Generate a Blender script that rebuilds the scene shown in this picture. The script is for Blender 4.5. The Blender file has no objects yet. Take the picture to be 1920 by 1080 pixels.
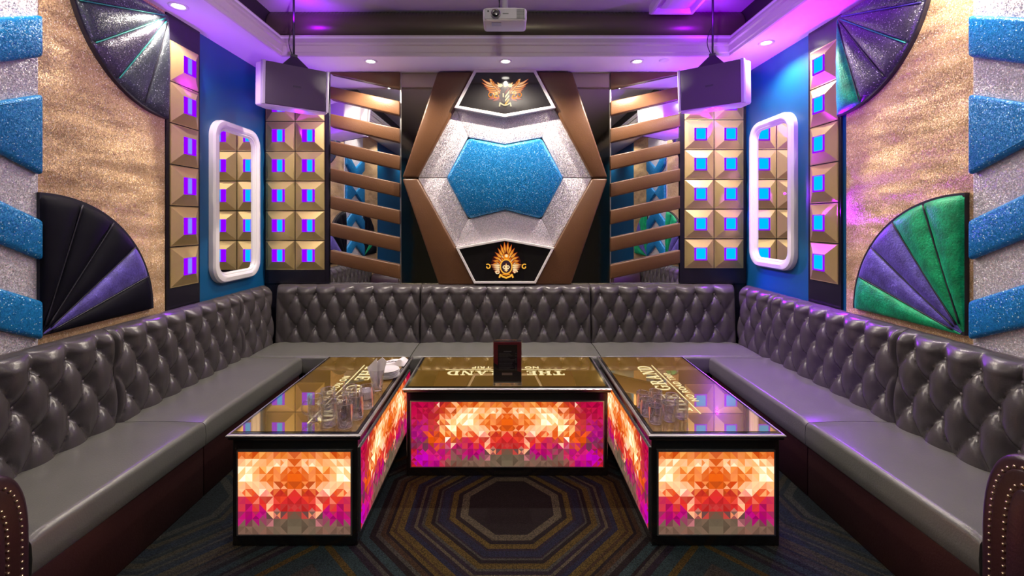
import bpy, bmesh, math, random
from mathutils import Vector, Matrix
random.seed(7)
PI = math.pi
sc = bpy.context.scene
COL = sc.collection

# ------------------------------------------------------------------ helpers
W = 2.43          # half width of the room
D = 4.5           # back wall
CZ = 1.63         # eye height
F = 835.0         # focal length in pixels of a 1920 wide frame
PX, PY = 948.0, 414.0

class MB:
    """collects verts / faces; optional per-face colours, uvs and material slots"""
    def __init__(s):
        s.v = []; s.f = []; s.c = []; s.uv = []; s.m = []
    def face(s, pts, col=None, uv=None, m=0):
        i = len(s.v); s.v += [tuple(p) for p in pts]
        s.f.append(list(range(i, i + len(pts)))); s.c.append(col); s.uv.append(uv); s.m.append(m)
    def add(s, vs, fs, col=None, m=0):
        i = len(s.v); s.v += [tuple(p) for p in vs]
        for f in fs:
            s.f.append([i + k for k in f]); s.c.append(col); s.uv.append(None); s.m.append(m)
    def box(s, x0, x1, y0, y1, z0, z1, col=None, m=0):
        v = [(x0,y0,z0),(x1,y0,z0),(x1,y1,z0),(x0,y1,z0),(x0,y0,z1),(x1,y0,z1),(x1,y1,z1),(x0,y1,z1)]
        s.add(v, [(0,3,2,1),(4,5,6,7),(0,1,5,4),(1,2,6,5),(2,3,7,6),(3,0,4,7)], col, m)
    def prism(s, poly, fn, a, b, col=None, m=0):
        """poly: 2d points, fn(u,v,d)->world; extruded from depth a to b"""
        n = len(poly)
        vs = [fn(p[0], p[1], a) for p in poly] + [fn(p[0], p[1], b) for p in poly]
        fs = [tuple(range(n)), tuple(range(2*n-1, n-1, -1))]
        for i in range(n):
            j = (i+1) % n
            fs.append((i, i+n, j+n, j))
        s.add(vs, fs, col, m)
    def grid(s, rows, col=None, close_u=False, m=0):
        nu = len(rows[0]); nv = len(rows); i = len(s.v)
        for r in rows: s.v += [tuple(p) for p in r]
        for a in range(nv-1):
            for b in range(nu if close_u else nu-1):
                c = (b+1) % nu
                s.f.append([i+a*nu+b, i+a*nu+c, i+(a+1)*nu+c, i+(a+1)*nu+b])
                s.c.append(col); s.uv.append(None); s.m.append(m)
    def lathe(s, prof, cx=0, cy=0, cz=0, seg=24, col=None, m=0):
        rows = [[(cx+r*math.cos(2*PI*k/seg), cy+r*math.sin(2*PI*k/seg), cz+z) for k in range(seg)] for r, z in prof]
        s.grid(rows, col, True, m)
    def tube(s, pts, r, seg=8, col=None, caps=True, m=0):
        pts = [Vector(p) for p in pts]; rows = []
        up = Vector((0.13, 0.21, 0.97))
        for k, p in enumerate(pts):
            t = (pts[min(k+1, len(pts)-1)] - pts[max(k-1, 0)]).normalized()
            a = t.cross(up)
            if a.length < 1e-4: a = t.cross(Vector((1,0,0)))
            a.normalize(); b = t.cross(a)
            rr = r[k] if isinstance(r, (list, tuple)) else r
            rows.append([p + a*rr*math.cos(2*PI*q/seg) + b*rr*math.sin(2*PI*q/seg) for q in range(seg)])
        i = len(s.v); s.grid(rows, col, True, m)
        if caps:
            s.f.append([i+q for q in range(seg)]); s.c.append(col); s.uv.append(None); s.m.append(m)
            e = i + (len(rows)-1)*seg
            s.f.append([e+q for q in range(seg-1, -1, -1)]); s.c.append(col); s.uv.append(None); s.m.append(m)

def wloc(o):
    v = Vector((0,0,0))
    while o is not None:
        v += o.location; o = o.parent
    return v

def obj(name, mb, mat, parent=None, smooth=False, bevel=0, seg=2, local=False, recalc=True, angle=None):
    me = bpy.data.meshes.new(name)
    off = wloc(parent) if (parent is not None and not local) else Vector((0,0,0))
    me.from_pydata([(p[0]-off.x, p[1]-off.y, p[2]-off.z) for p in mb.v], [], mb.f)
    mats = mat if isinstance(mat, (list, tuple)) else [mat]
    for m in mats: me.materials.append(m)
    if len(mats) > 1:
        for p, k in zip(me.polygons, mb.m): p.material_index = k
    if any(c is not None for c in mb.c):
        a = me.color_attributes.new('tint', 'FLOAT_COLOR', 'CORNER')
        for p, c in zip(me.polygons, mb.c):
            c = c or (0,0,0)
            for li in p.loop_indices: a.data[li].color = (c[0], c[1], c[2], 1)
    if any(u is not None for u in mb.uv):
        ul = me.uv_layers.new(name='UVMap')
        for p, u in zip(me.polygons, mb.uv):
            if u:
                for li, q in zip(p.loop_indices, u): ul.data[li].uv = q
    if bevel or recalc:
        bm = bmesh.new(); bm.from_mesh(me)
        if bevel:
            bmesh.ops.remove_doubles(bm, verts=bm.verts, dist=1e-5)
            es = [e for e in bm.edges if len(e.link_faces) == 2 and e.calc_face_angle(0) > 0.5]
            bmesh.ops.bevel(bm, geom=es, offset=bevel, segments=seg, affect='EDGES', profile=0.5, clamp_overlap=True)
        if recalc: bmesh.ops.recalc_face_normals(bm, faces=bm.faces)
        bm.to_mesh(me); bm.free()
    if smooth:
        for p in me.polygons: p.use_smooth = True
        if angle is not None:
            try: me.set_sharp_from_angle(angle=angle)
            except Exception: pass
    o = bpy.data.objects.new(name, me); COL.objects.link(o)
    if parent is not None: o.parent = parent
    return o

def thing(name, label, cat, loc=(0,0,0), rot=(0,0,0), group=None):
    o = bpy.data.objects.new(name, None); COL.objects.link(o)
    o.location = loc; o.rotation_euler = rot
    o.empty_display_size = 0.1
    o['label'] = label; o['category'] = cat
    if group: o['group'] = group
    return o
def tag(o, label, cat, group=None, kind=None):
    o['label'] = label; o['category'] = cat
    if group: o['group'] = group
    if kind: o['kind'] = kind
    return o
def struct(o):
    o['kind'] = 'structure'; return o
def copy_tree(o, parent=None):
    c = o.copy(); COL.objects.link(c)
    if parent is not None: c.parent = parent
    for ch in list(o.children): copy_tree(ch, c)
    return c

# ------------------------------------------------------------------ materials
def newmat(name):
    m = bpy.data.materials.new(name); m.use_nodes = True
    nt = m.node_tree; nt.nodes.clear()
    out = nt.nodes.new('ShaderNodeOutputMaterial')
    return m, nt, out
def N(nt, kind, **kw):
    n = nt.nodes.new(kind)
    for k, v in kw.items():
        if k.startswith('i_'): n.inputs[k[2:].replace('_', ' ')].default_value = v
        else: setattr(n, k, v)
    return n
def c4(c): return (c[0], c[1], c[2], 1)
def P(name, base, rough=0.5, metal=0.0, bump=0, bscale=60, var=0.0, vscale=4, coat=0, sheen=0, spec=0.5, aniso=None):
    m, nt, out = newmat(name)
    b = N(nt, 'ShaderNodeBsdfPrincipled')
    b.inputs['Base Color'].default_value = c4(base); b.inputs['Roughness'].default_value = rough
    b.inputs['Metallic'].default_value = metal; b.inputs['Coat Weight'].default_value = coat
    b.inputs['Coat Roughness'].default_value = 0.05
    b.inputs['Sheen Weight'].default_value = sheen; b.inputs['Specular IOR Level'].default_value = spec
    nt.links.new(b.outputs[0], out.inputs[0])
    tc = N(nt, 'ShaderNodeTexCoord')
    if var:
        nz = N(nt, 'ShaderNodeTexNoise'); nz.inputs['Scale'].default_value = vscale; nz.inputs['Detail'].default_value = 4
        nt.links.new(tc.outputs['Object'], nz.inputs['Vector'])
        mx = N(nt, 'ShaderNodeMix', data_type='RGBA')
        mx.inputs[6].default_value = c4([x*(1-var) for x in base]); mx.inputs[7].default_value = c4([min(1, x*(1+var)) for x in base])
        nt.links.new(nz.outputs['Fac'], mx.inputs[0]); nt.links.new(mx.outputs[2], b.inputs['Base Color'])
    if bump:
        nz = N(nt, 'ShaderNodeTexNoise'); nz.inputs['Scale'].default_value = bscale; nz.inputs['Detail'].default_value = 3
        nt.links.new(tc.outputs['Object'], nz.inputs['Vector'])
        bp = N(nt, 'ShaderNodeBump'); bp.inputs['Strength'].default_value = bump; bp.inputs['Distance'].default_value = 0.01
        nt.links.new(nz.outputs['Fac'], bp.inputs['Height']); nt.links.new(bp.outputs[0], b.inputs['Normal'])
    return m
def glitter(name, base, alt, flake, scale=170, rough=0.35, metal=0.6, tilt=0.55, fl=0.12, wob=0.0):
    """fabric set with small reflective flakes of different tilt and colour"""
    m, nt, out = newmat(name); L = nt.links.new
    tc = N(nt, 'ShaderNodeTexCoord')
    vo = N(nt, 'ShaderNodeTexVoronoi'); vo.inputs['Scale'].default_value = scale
    L(tc.outputs['Object'], vo.inputs['Vector'])
    sep = N(nt, 'ShaderNodeSeparateColor'); L(vo.outputs['Color'], sep.inputs[0])
    mx = N(nt, 'ShaderNodeMix', data_type='RGBA'); mx.inputs[6].default_value = c4(base); mx.inputs[7].default_value = c4(alt)
    L(sep.outputs[0], mx.inputs[0])
    gt = N(nt, 'ShaderNodeMath', operation='LESS_THAN'); gt.inputs[1].default_value = fl; L(sep.outputs[1], gt.inputs[0])
    mx2 = N(nt, 'ShaderNodeMix', data_type='RGBA'); mx2.inputs[7].default_value = c4(flake)
    L(gt.outputs[0], mx2.inputs[0]); L(mx.outputs[2], mx2.inputs[6])
    # flake tilt
    sub = N(nt, 'ShaderNodeVectorMath', operation='SUBTRACT'); sub.inputs[1].default_value = (0.5,0.5,0.5)
    L(vo.outputs['Color'], sub.inputs[0])
    scl = N(nt, 'ShaderNodeVectorMath', operation='SCALE'); scl.inputs['Scale'].default_value = tilt; L(sub.outputs[0], scl.inputs[0])
    ge = N(nt, 'ShaderNodeNewGeometry')
    ad = N(nt, 'ShaderNodeVectorMath', operation='ADD'); L(scl.outputs[0], ad.inputs[0]); L(ge.outputs['Normal'], ad.inputs[1])
    last = ad
    if wob:
        nz = N(nt, 'ShaderNodeTexNoise'); nz.inputs['Scale'].default_value = 3.0; nz.inputs['Detail'].default_value = 2
        mp = N(nt, 'ShaderNodeMapping'); mp.inputs['Scale'].default_value = (1, 1, 4.5)
        L(tc.outputs['Object'], mp.inputs[0]); L(mp.outputs[0], nz.inputs['Vector'])
        s2 = N(nt, 'ShaderNodeVectorMath', operation='SUBTRACT'); s2.inputs[1].default_value = (0.5,0.5,0.5); L(nz.outputs['Color'], s2.inputs[0])
        s3 = N(nt, 'ShaderNodeVectorMath', operation='SCALE'); s3.inputs['Scale'].default_value = wob; L(s2.outputs[0], s3.inputs[0])
        a2 = N(nt, 'ShaderNodeVectorMath', operation='ADD'); L(last.outputs[0], a2.inputs[0]); L(s3.outputs[0], a2.inputs[1]); last = a2
    nm = N(nt, 'ShaderNodeVectorMath', operation='NORMALIZE'); L(last.outputs[0], nm.inputs[0])
    b = N(nt, 'ShaderNodeBsdfPrincipled'); b.inputs['Roughness'].default_value = rough; b.inputs['Metallic'].default_value = metal
    L(mx2.outputs[2], b.inputs['Base Color']); L(nm.outputs[0], b.inputs['Normal']); L(b.outputs[0], out.inputs[0])
    return m
def velvet(name, base, flake, fl=0.1, rough=0.4, metal=0.35):
    m, nt, out = newmat(name); L = nt.links.new
    tc = N(nt, 'ShaderNodeTexCoord')
    nz = N(nt, 'ShaderNodeTexNoise'); nz.inputs['Scale'].default_value = 90; nz.inputs['Detail'].default_value = 3; nz.inputs['Roughness'].default_value = 0.7
    L(tc.outputs['Object'], nz.inputs['Vector'])
    n2 = N(nt, 'ShaderNodeTexNoise'); n2.inputs['Scale'].default_value = 14; n2.inputs['Detail'].default_value = 2
    L(tc.outputs['Object'], n2.inputs['Vector'])
    mu = N(nt, 'ShaderNodeMath', operation='MULTIPLY'); L(nz.outputs['Fac'], mu.inputs[0]); L(n2.outputs['Fac'], mu.inputs[1])
    rp = N(nt, 'ShaderNodeValToRGB'); rp.color_ramp.elements[0].position = 0.12; rp.color_ramp.elements[0].color = c4([x*0.35 for x in base])
    rp.color_ramp.elements[1].position = 0.38; rp.color_ramp.elements[1].color = c4(base)
    e = rp.color_ramp.elements.new(0.5); e.color = c4(flake)
    L(mu.outputs[0], rp.inputs[0])
    bp = N(nt, 'ShaderNodeBump'); bp.inputs['Strength'].default_value = 0.5; bp.inputs['Distance'].default_value = 0.006
    L(nz.outputs['Fac'], bp.inputs['Height'])
    b = N(nt, 'ShaderNodeBsdfPrincipled'); b.inputs['Roughness'].default_value = rough; b.inputs['Metallic'].default_value = metal
    b.inputs['Sheen Weight'].default_value = 0.4; b.inputs['Sheen Tint'].default_value = c4(flake)
    L(rp.outputs[0], b.inputs['Base Color']); L(bp.outputs[0], b.inputs['Normal']); L(b.outputs[0], out.inputs[0])
    return m
def emit(name, col, strength=1.0):
    m, nt, out = newmat(name)
    e = N(nt, 'ShaderNodeEmission'); e.inputs[0].default_value = c4(col); e.inputs[1].default_value = strength
    nt.links.new(e.outputs[0], out.inputs[0]); return m
def tint_emit(name, strength, gloss=0.0):
    m, nt, out = newmat(name)
    a = N(nt, 'ShaderNodeVertexColor'); a.layer_name = 'tint'
    e = N(nt, 'ShaderNodeEmission'); e.inputs[1].default_value = strength
    nt.links.new(a.outputs[0], e.inputs[0])
    if gloss:
        g = N(nt, 'ShaderNodeBsdfGlossy'); g.inputs['Roughness'].default_value = 0.05; g.inputs[0].default_value = (gloss,gloss,gloss,1)
        ad = N(nt, 'ShaderNodeAddShader'); nt.links.new(e.outputs[0], ad.inputs[0]); nt.links.new(g.outputs[0], ad.inputs[1])
        nt.links.new(ad.outputs[0], out.inputs[0])
    else: nt.links.new(e.outputs[0], out.inputs[0])
    return m
def led(name, edge, core, u0, u1, v0, v1, s=1.0):
    """a small lit lens: coloured rim with a second colour in the middle"""
    m, nt, out = newmat(name); L = nt.links.new
    uv = N(nt, 'ShaderNodeUVMap'); uv.uv_map = 'UVMap'
    sp = N(nt, 'ShaderNodeSeparateXYZ'); L(uv.outputs[0], sp.inputs[0])
    def band(sock, a, b):
        p = N(nt, 'ShaderNodeMapRange', interpolation_type='SMOOTHSTEP'); p.inputs[1].default_value = a-0.05; p.inputs[2].default_value = a+0.05; L(sock, p.inputs[0])
        q = N(nt, 'ShaderNodeMapRange', interpolation_type='SMOOTHSTEP'); q.inputs[1].default_value = b-0.05; q.inputs[2].default_value = b+0.05
        q.inputs[3].default_value = 1; q.inputs[4].default_value = 0; L(sock, q.inputs[0])
        k = N(nt, 'ShaderNodeMath', operation='MULTIPLY'); L(p.outputs[0], k.inputs[0]); L(q.outputs[0], k.inputs[1]); return k
    k = N(nt, 'ShaderNodeMath', operation='MULTIPLY'); L(band(sp.outputs[0], u0, u1).outputs[0], k.inputs[0]); L(band(sp.outputs[1], v0, v1).outputs[0], k.inputs[1])
    mx = N(nt, 'ShaderNodeMix', data_type='RGBA'); mx.inputs[6].default_value = c4(edge); mx.inputs[7].default_value = c4(core); L(k.outputs[0], mx.inputs[0])
    e = N(nt, 'ShaderNodeEmission'); e.inputs[1].default_value = s; L(mx.outputs[2], e.inputs[0]); L(e.outputs[0], out.inputs[0])
    return m
def glassmat(name, tint=(1,1,1), rough=0.0, edge=0.95):
    """thin clear glass: see-through face on, mirror-like towards its rims"""
    m, nt, out = newmat(name); L = nt.links.new
    lw = N(nt, 'ShaderNodeLayerWeight'); lw.inputs['Blend'].default_value = 0.5
    pw = N(nt, 'ShaderNodeMath', operation='POWER'); pw.inputs[1].default_value = 1.6; L(lw.outputs['Facing'], pw.inputs[0])
    mr = N(nt, 'ShaderNodeMapRange'); mr.inputs[3].default_value = 0.14; mr.inputs[4].default_value = edge; L(pw.outputs[0], mr.inputs[0])
    tr = N(nt, 'ShaderNodeBsdfTransparent'); tr.inputs[0].default_value = c4(tint)
    g = N(nt, 'ShaderNodeBsdfGlossy'); g.inputs['Roughness'].default_value = 0.03; g.inputs[0].default_value = (1,1,1,1)
    mx = N(nt, 'ShaderNodeMixShader'); L(mr.outputs[0], mx.inputs[0]); L(tr.outputs[0], mx.inputs[1]); L(g.outputs[0], mx.inputs[2])
    L(mx.outputs[0], out.inputs[0]); return m

M = {}
M['paint_blue'] = P('blue paint', (0.004, 0.085, 0.22), 0.36, var=0.06)
M['rear_paint'] = P('dark olive paint', (0.045, 0.050, 0.038), 0.5)
M['plaster'] = P('white plaster', (0.80, 0.78, 0.78), 0.6, var=0.03, bump=0.05, bscale=40)
M['cornice'] = P('cream cornice paint', (0.60, 0.57, 0.50), 0.5)
M['black_board'] = P('black gloss board', (0.012, 0.010, 0.018), 0.25)
M['dark_void'] = P('dark plenum paint', (0.030, 0.024, 0.024), 0.6)
M['gold_glitter'] = glitter('gold glitter wallpaper', (0.52, 0.31, 0.14), (0.80, 0.56, 0.32), (1.0, 0.90, 0.72), 240, 0.45, 0.40, 0.5, 0.05, 0.9)
M['white_glitter'] = glitter('white glitter vinyl', (0.50, 0.46, 0.50), (0.74, 0.71, 0.75), (1.0, 0.80, 0.85), 230, 0.45, 0.25, 0.7, 0.10)
M['blue_glitter'] = glitter('blue glitter vinyl', (0.0, 0.15, 0.42), (0.002, 0.23, 0.56), (0.55, 0.85, 1.0), 240, 0.38, 0.22, 0.45, 0.03)
M['gold'] = P('brushed gold metal', (0.68, 0.51, 0.22), 0.36, 0.7, var=0.05, vscale=30)
M['mirror'] = P('mirror glass', (0.90, 0.92, 0.93), 0.01, 1.0)
M['bronze_mirror'] = P('smoked bronze mirror', (0.40, 0.37, 0.27), 0.06, 1.0, bump=0.12, bscale=3.0)
M['brown_leather'] = P('tan brown leather', (0.115, 0.050, 0.020), 0.36, 0, bump=0.12, bscale=120, var=0.2, vscale=5)
M['seat_leather'] = P('sheen grey seat leather', (0.125, 0.124, 0.112), 0.29, 0, bump=0.10, bscale=150, var=0.12, vscale=6)  # grey sheen of the lit seat tops put into the leather colour
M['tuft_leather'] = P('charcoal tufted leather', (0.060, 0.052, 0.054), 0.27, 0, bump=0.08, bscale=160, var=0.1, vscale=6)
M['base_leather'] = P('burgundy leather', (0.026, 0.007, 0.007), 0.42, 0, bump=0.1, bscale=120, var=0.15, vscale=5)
M['arm_leather'] = P('violet sheen arm leather', (0.028, 0.010, 0.016), 0.36, 0, bump=0.1, bscale=90, var=0.15)  # maroon leather with the violet light on the arms put into its colour
M['button'] = P('leather button', (0.16, 0.14, 0.145), 0.28)
M['nail'] = P('brass nail head', (0.80, 0.62, 0.40), 0.25, 1.0)
M['gloss_black'] = P('black piano lacquer', (0.010, 0.009, 0.009), 0.12, 0, coat=0.6)
M['chrome'] = P('polished trim', (0.62, 0.60, 0.60), 0.32, 1.0)
M['white_frame'] = P('white lacquer', (0.78, 0.74, 0.76), 0.25, coat=0.3)
M['silver_frame'] = P('silver sign frame', (0.82, 0.78, 0.76), 0.35, 0.1)
M['grille'] = P('grey speaker cloth', (0.060, 0.050, 0.055), 0.75, bump=0.3, bscale=700)
M['white_plastic'] = P('white plastic', (0.72, 0.68, 0.70), 0.35)
M['grey_plastic'] = P('grey plastic', (0.34, 0.32, 0.35), 0.4)
M['black_metal'] = P('black metal', (0.012, 0.011, 0.012), 0.45)
M['duct'] = P('dark ribbed duct', (0.13, 0.115, 0.070), 0.36, 0.5)
M['lamp'] = emit('lamp lens', (1.0, 0.93, 0.82), 14)
M['letter'] = emit('glowing print lettering', (1.0, 0.86, 0.48), 0.95)  # print on the table glass, given a glow of its own
M['porcelain'] = P('white porcelain', (0.72, 0.68, 0.70), 0.2)
M['napkin'] = P('white paper napkin', (0.74, 0.68, 0.70), 0.8, bump=0.2, bscale=50)
M['cloth_print'] = P('black print', (0.02, 0.018, 0.02), 0.7)
M['glass'] = glassmat('clear glass', (0.95, 0.94, 0.97))
M['acrylic'] = glassmat('clear acrylic', (0.98, 0.98, 0.98))
M['menu_red'] = P('dark red card', (0.24, 0.006, 0.018), 0.35)
M['menu_black'] = P('black card', (0.012, 0.006, 0.008), 0.3)
M['menu_text'] = P('grey print', (0.16, 0.14, 0.15), 0.5)
M['menu_brass'] = P('bronze print', (0.42, 0.28, 0.20), 0.5)
M['green_velvet'] = velvet('green velvet', (0.0, 0.44, 0.16), (0.06, 0.85, 0.42))
M['purple_velvet'] = velvet('purple velvet', (0.13, 0.095, 0.50), (0.40, 0.33, 1.0))
M['grey_velvet'] = glitter('charcoal sparkle vinyl', (0.045, 0.055, 0.065), (0.075, 0.09, 0.10), (0.5, 0.55, 0.6), 260, 0.36, 0.45, 0.35, 0.025)
M['slate_velvet'] = glitter('plum grey sparkle vinyl', (0.050, 0.044, 0.066), (0.085, 0.075, 0.11), (0.6, 0.55, 0.7), 260, 0.36, 0.45, 0.35, 0.025)
M['black_velvet'] = P('black velvet', (0.002, 0.0018, 0.007), 0.6, spec=0.12)
M['teal_pipe'] = P('teal piping', (0.03, 0.30, 0.24), 0.35, 0.3)
M['dark_pipe'] = P('dark piping', (0.02, 0.018, 0.03), 0.4, 0.2)
M['screen'] = tint_emit('backlit mosaic panel', 1.15, 0.04)
def emblem_mat():
    m, nt, out = newmat('backlit emblem print')
    a = N(nt, 'ShaderNodeVertexColor'); a.layer_name = 'tint'
    b = N(nt, 'ShaderNodeBsdfPrincipled'); b.inputs['Base Color'].default_value = (0.010, 0.009, 0.009, 1); b.inputs['Roughness'].default_value = 0.12; b.inputs['Coat Weight'].default_value = 0.6; b.inputs['Coat Roughness'].default_value = 0.05
    nt.links.new(a.outputs[0], b.inputs['Emission Color']); b.inputs['Emission Strength'].default_value = 1.0
    nt.links.new(b.outputs[0], out.inputs[0]); return m
M['emblem'] = emblem_mat()
VIO = (0.19, 0.0, 1.0)
M['led_left'] = led('violet lens with blue streak', VIO, (0.0, 0.34, 1.0), 0.42, 0.82, 0.04, 0.97, 1.7)
M['led_side_left'] = led('violet lens with pale streak', VIO, (0.13, 0.17, 1.0), 0.30, 0.62, 0.06, 0.97, 1.7)
M['led_right'] = led('cyan lens with violet rim', VIO, (0.0, 0.34, 1.0), 0.14, 0.88, 0.10, 0.95, 1.7)

def carpet_mat():
    m, nt, out = newmat('patterned carpet'); L = nt.links.new
    tc = N(nt, 'ShaderNodeTexCoord'); sp = N(nt, 'ShaderNodeSeparateXYZ'); L(tc.outputs['Object'], sp.inputs[0])
    def mth(op, a, b=None, c=None):
        n = N(nt, 'ShaderNodeMath', operation=op)
        for k, q in enumerate((a, b, c)):
            if q is None: continue
            if isinstance(q, (int, float)): n.inputs[k].default_value = q
            else: L(q, n.inputs[k])
        return n.outputs[0]
    CELL = 1.90
    def fold(s, c0):
        a = mth('ADD', s, CELL/2 - c0 + 10*CELL)
        a = mth('MODULO', a, CELL); a = mth('SUBTRACT', a, CELL/2); return mth('ABSOLUTE', a)
    fx = fold(sp.outputs[0], 0.03); fy = fold(sp.outputs[1], 2.55)
    dg = mth('MULTIPLY', mth('ADD', fx, fy), 0.74)
    d = mth('MAXIMUM', mth('MAXIMUM', fx, fy), dg)
    d = mth('DIVIDE', d, 1.35)
    rp = N(nt, 'ShaderNodeValToRGB'); rp.color_ramp.interpolation = 'CONSTANT'
    dark = (0.022, 0.010, 0.014); tan = (0.20, 0.16, 0.10); ochre = (0.20, 0.125, 0.022); blue = (0.030, 0.032, 0.085)
    plum = (0.040, 0.022, 0.045); grey = (0.12, 0.11, 0.09); teal = (0.05, 0.10, 0.11); rust = (0.11, 0.055, 0.022)
    st = [(0, dark), (0.235, tan), (0.278, dark), (0.305, ochre), (0.336, plum), (0.352, blue), (0.385, plum), (0.40, grey), (0.41, dark),
          (0.43, ochre), (0.46, grey), (0.475, plum), (0.50, tan), (0.512, plum), (0.535, blue), (0.56, ochre), (0.60, rust), (0.615, ochre),
          (0.635, dark), (0.65, rust), (0.68, grey), (0.70, dark), (0.73, teal), (0.77, dark), (0.79, grey), (0.81, plum), (0.84, teal), (0.90, ochre), (0.93, teal), (1.02, grey), (1.10, dark)]
    els = rp.color_ramp.elements
    els[0].position = 0; els[0].color = c4(dark)
    els[1].position = st[1][0]/1.35; els[1].color = c4(st[1][1])
    for p, c in st[2:]:
        e = els.new(p/1.35); e.color = c4(c)
    L(d, rp.inputs[0])
    # bluer stripes towards the benches
    far = N(nt, 'ShaderNodeMapRange'); far.inputs[1].default_value = 1.1; far.inputs[2].default_value = 1.5; L(mth('ABSOLUTE', sp.outputs[0]), far.inputs[0])
    hs = N(nt, 'ShaderNodeMix', data_type='RGBA', blend_type='MIX'); hs.inputs[7].default_value = (0.07, 0.12, 0.14, 1)
    L(mth('MULTIPLY', far.outputs[0], 0.5), hs.inputs[0]); L(rp.outputs[0], hs.inputs[6])
    # loop pile
    wv = N(nt, 'ShaderNodeTexVoronoi'); wv.inputs['Scale'].default_value = 150; wv.inputs['Randomness'].default_value = 0.5; L(tc.outputs['Object'], wv.inputs['Vector'])
    mr = N(nt, 'ShaderNodeMapRange'); mr.inputs[1].default_value = 0.1; mr.inputs[2].default_value = 0.75; mr.inputs[3].default_value = 0.36; mr.inputs[4].default_value = 0.05
    L(wv.outputs['Distance'], mr.inputs[0])
    mu = N(nt, 'ShaderNodeMix', data_type='RGBA', blend_type='MULTIPLY'); mu.inputs[0].default_value = 1
    L(hs.outputs[2], mu.inputs[6]); L(mr.outputs[0], mu.inputs[7])
    b = N(nt, 'ShaderNodeBsdfPrincipled'); b.inputs['Roughness'].default_value = 0.9; b.inputs['Specular IOR Level'].default_value = 0.15
    bp = N(nt, 'ShaderNodeBump'); bp.inputs['Strength'].default_value = 0.6; bp.inputs['Distance'].default_value = 0.004; bp.invert = True
    L(wv.outputs['Distance'], bp.inputs['Height']); L(bp.outputs[0], b.inputs['Normal'])
    L(mu.outputs[2], b.inputs['Base Color']); L(b.outputs[0], out.inputs[0]); return m
M['carpet'] = carpet_mat()

def tabletop_mat():
    m, nt, out = newmat('gold tinted table glass'); L = nt.links.new
    g = N(nt, 'ShaderNodeBsdfGlossy'); g.inputs[0].default_value = (0.78, 0.62, 0.36, 1); g.inputs['Roughness'].default_value = 0.02
    d = N(nt, 'ShaderNodeBsdfPrincipled'); d.inputs['Base Color'].default_value = (0.30, 0.17, 0.02, 1); d.inputs['Roughness'].default_value = 0.3; d.inputs['Metallic'].default_value = 0.0
    mx = N(nt, 'ShaderNodeMixShader'); mx.inputs[0].default_value = 0.68
    L(d.outputs[0], mx.inputs[1]); L(g.outputs[0], mx.inputs[2]); L(mx.outputs[0], out.inputs[0]); return m
M['tabletop'] = tabletop_mat()

# ------------------------------------------------------------------ room shell
Y0 = -2.6
SOF = 3.12
CEIL = 3.58
b = MB(); b.box(-W-0.1, W+0.1, Y0-0.1, D+0.1, -0.1, 0.0); struct(obj('floor', b, M['carpet'], recalc=False))
b = MB(); b.box(-W-0.1, W+0.1, D, D+0.1, 0, 3.75); wall_back = struct(obj('wall_back', b, M['black_board']))
b = MB(); b.box(-W-0.1, -W, Y0, D, 0, 3.75); wall_left = struct(obj('wall_left', b, M['paint_blue']))
b = MB(); b.box(W, W+0.1, Y0, D, 0, 3.75); wall_right = struct(obj('wall_right', b, M['paint_blue']))
b = MB(); b.box(-W-0.1, W+0.1, Y0-0.1, Y0, 0, 3.75); wall_front = struct(obj('wall_front', b, M['rear_paint']))
b = MB(); b.box(-W-0.1, W+0.1, Y0-0.1, D+0.1, CEIL, CEIL+0.1); struct(obj('ceiling', b, M['plaster']))
TX, TY, TYF = 2.01, 3.99, -1.9      # opening of the ceiling tray
b = MB()
b.box(-W, -TX, Y0, D, SOF, SOF+0.16); b.box(TX, W, Y0, D, SOF, SOF+0.16)
b.box(-TX, TX, TY, D, SOF, SOF+0.16); b.box(-TX, TX, Y0, TYF, SOF, SOF+0.16)
struct(obj('trim_1', b, M['plaster']))               # lowered soffit round the tray
prof = [(0.0, 3.10), (0.012, 3.104), (0.012, 3.128), (0.022, 3.135), (0.022, 3.188), (0.040, 3.194), (0.040, 3.212), (0.030, 3.217), (0.012, 3.245), (-0.012, 3.283), (-0.012, 3.297), (-0.19, 3.297)]
rows = []
for o, z in prof:
    rows.append([(-TX+o, TYF+o, z), (-TX+o, TY-o, z), (TX-o, TY-o, z), (TX-o, TYF+o, z)])
b = MB(); b.grid(rows, None, True); struct(obj('trim_2', b, M['cornice'], recalc=False))   # stepped cornice
b = MB()
b.box(-2.28, -2.2, TYF-0.2, 4.46, 3.29, CEIL); b.box(2.2, 2.28, TYF-0.2, 4.46, 3.29, CEIL)
b.box(-2.28, 2.28, 4.40, 4.46, 3.29, CEIL); b.box(-2.28, 2.28, TYF-0.3, TYF-0.2, 3.29, CEIL)
struct(obj('trim_3', b, M['dark_void']))              # dark upstand above the cornice

# corrugated duct lying in the back of the tray
b = MB(); rows = []
n = 260
for k in range(n+1):
    x = -2.19 + 4.38*k/n
    r = 0.150 + (0.007 if k % 2 else 0)
    rows.append([(x, 4.215 + r*math.cos(2*PI*q/28), 3.452 - 0.02 + r*math.sin(2*PI*q/28)) for q in range(28)])
b.grid(rows, None, True)
duct = obj('ventilation_duct', b, M['duct'], smooth=True)
tag(duct, 'dark ribbed air duct running across the ceiling recess behind the projector', 'duct')

# rear part of the room (seen only in mirrors): a dark doorway leaf
b = MB(); b.box(-0.5, 0.45, Y0, Y0+0.05, 0, 2.1); dr = struct(obj('door_1', b, M['black_board'], bevel=0.005))

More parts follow.
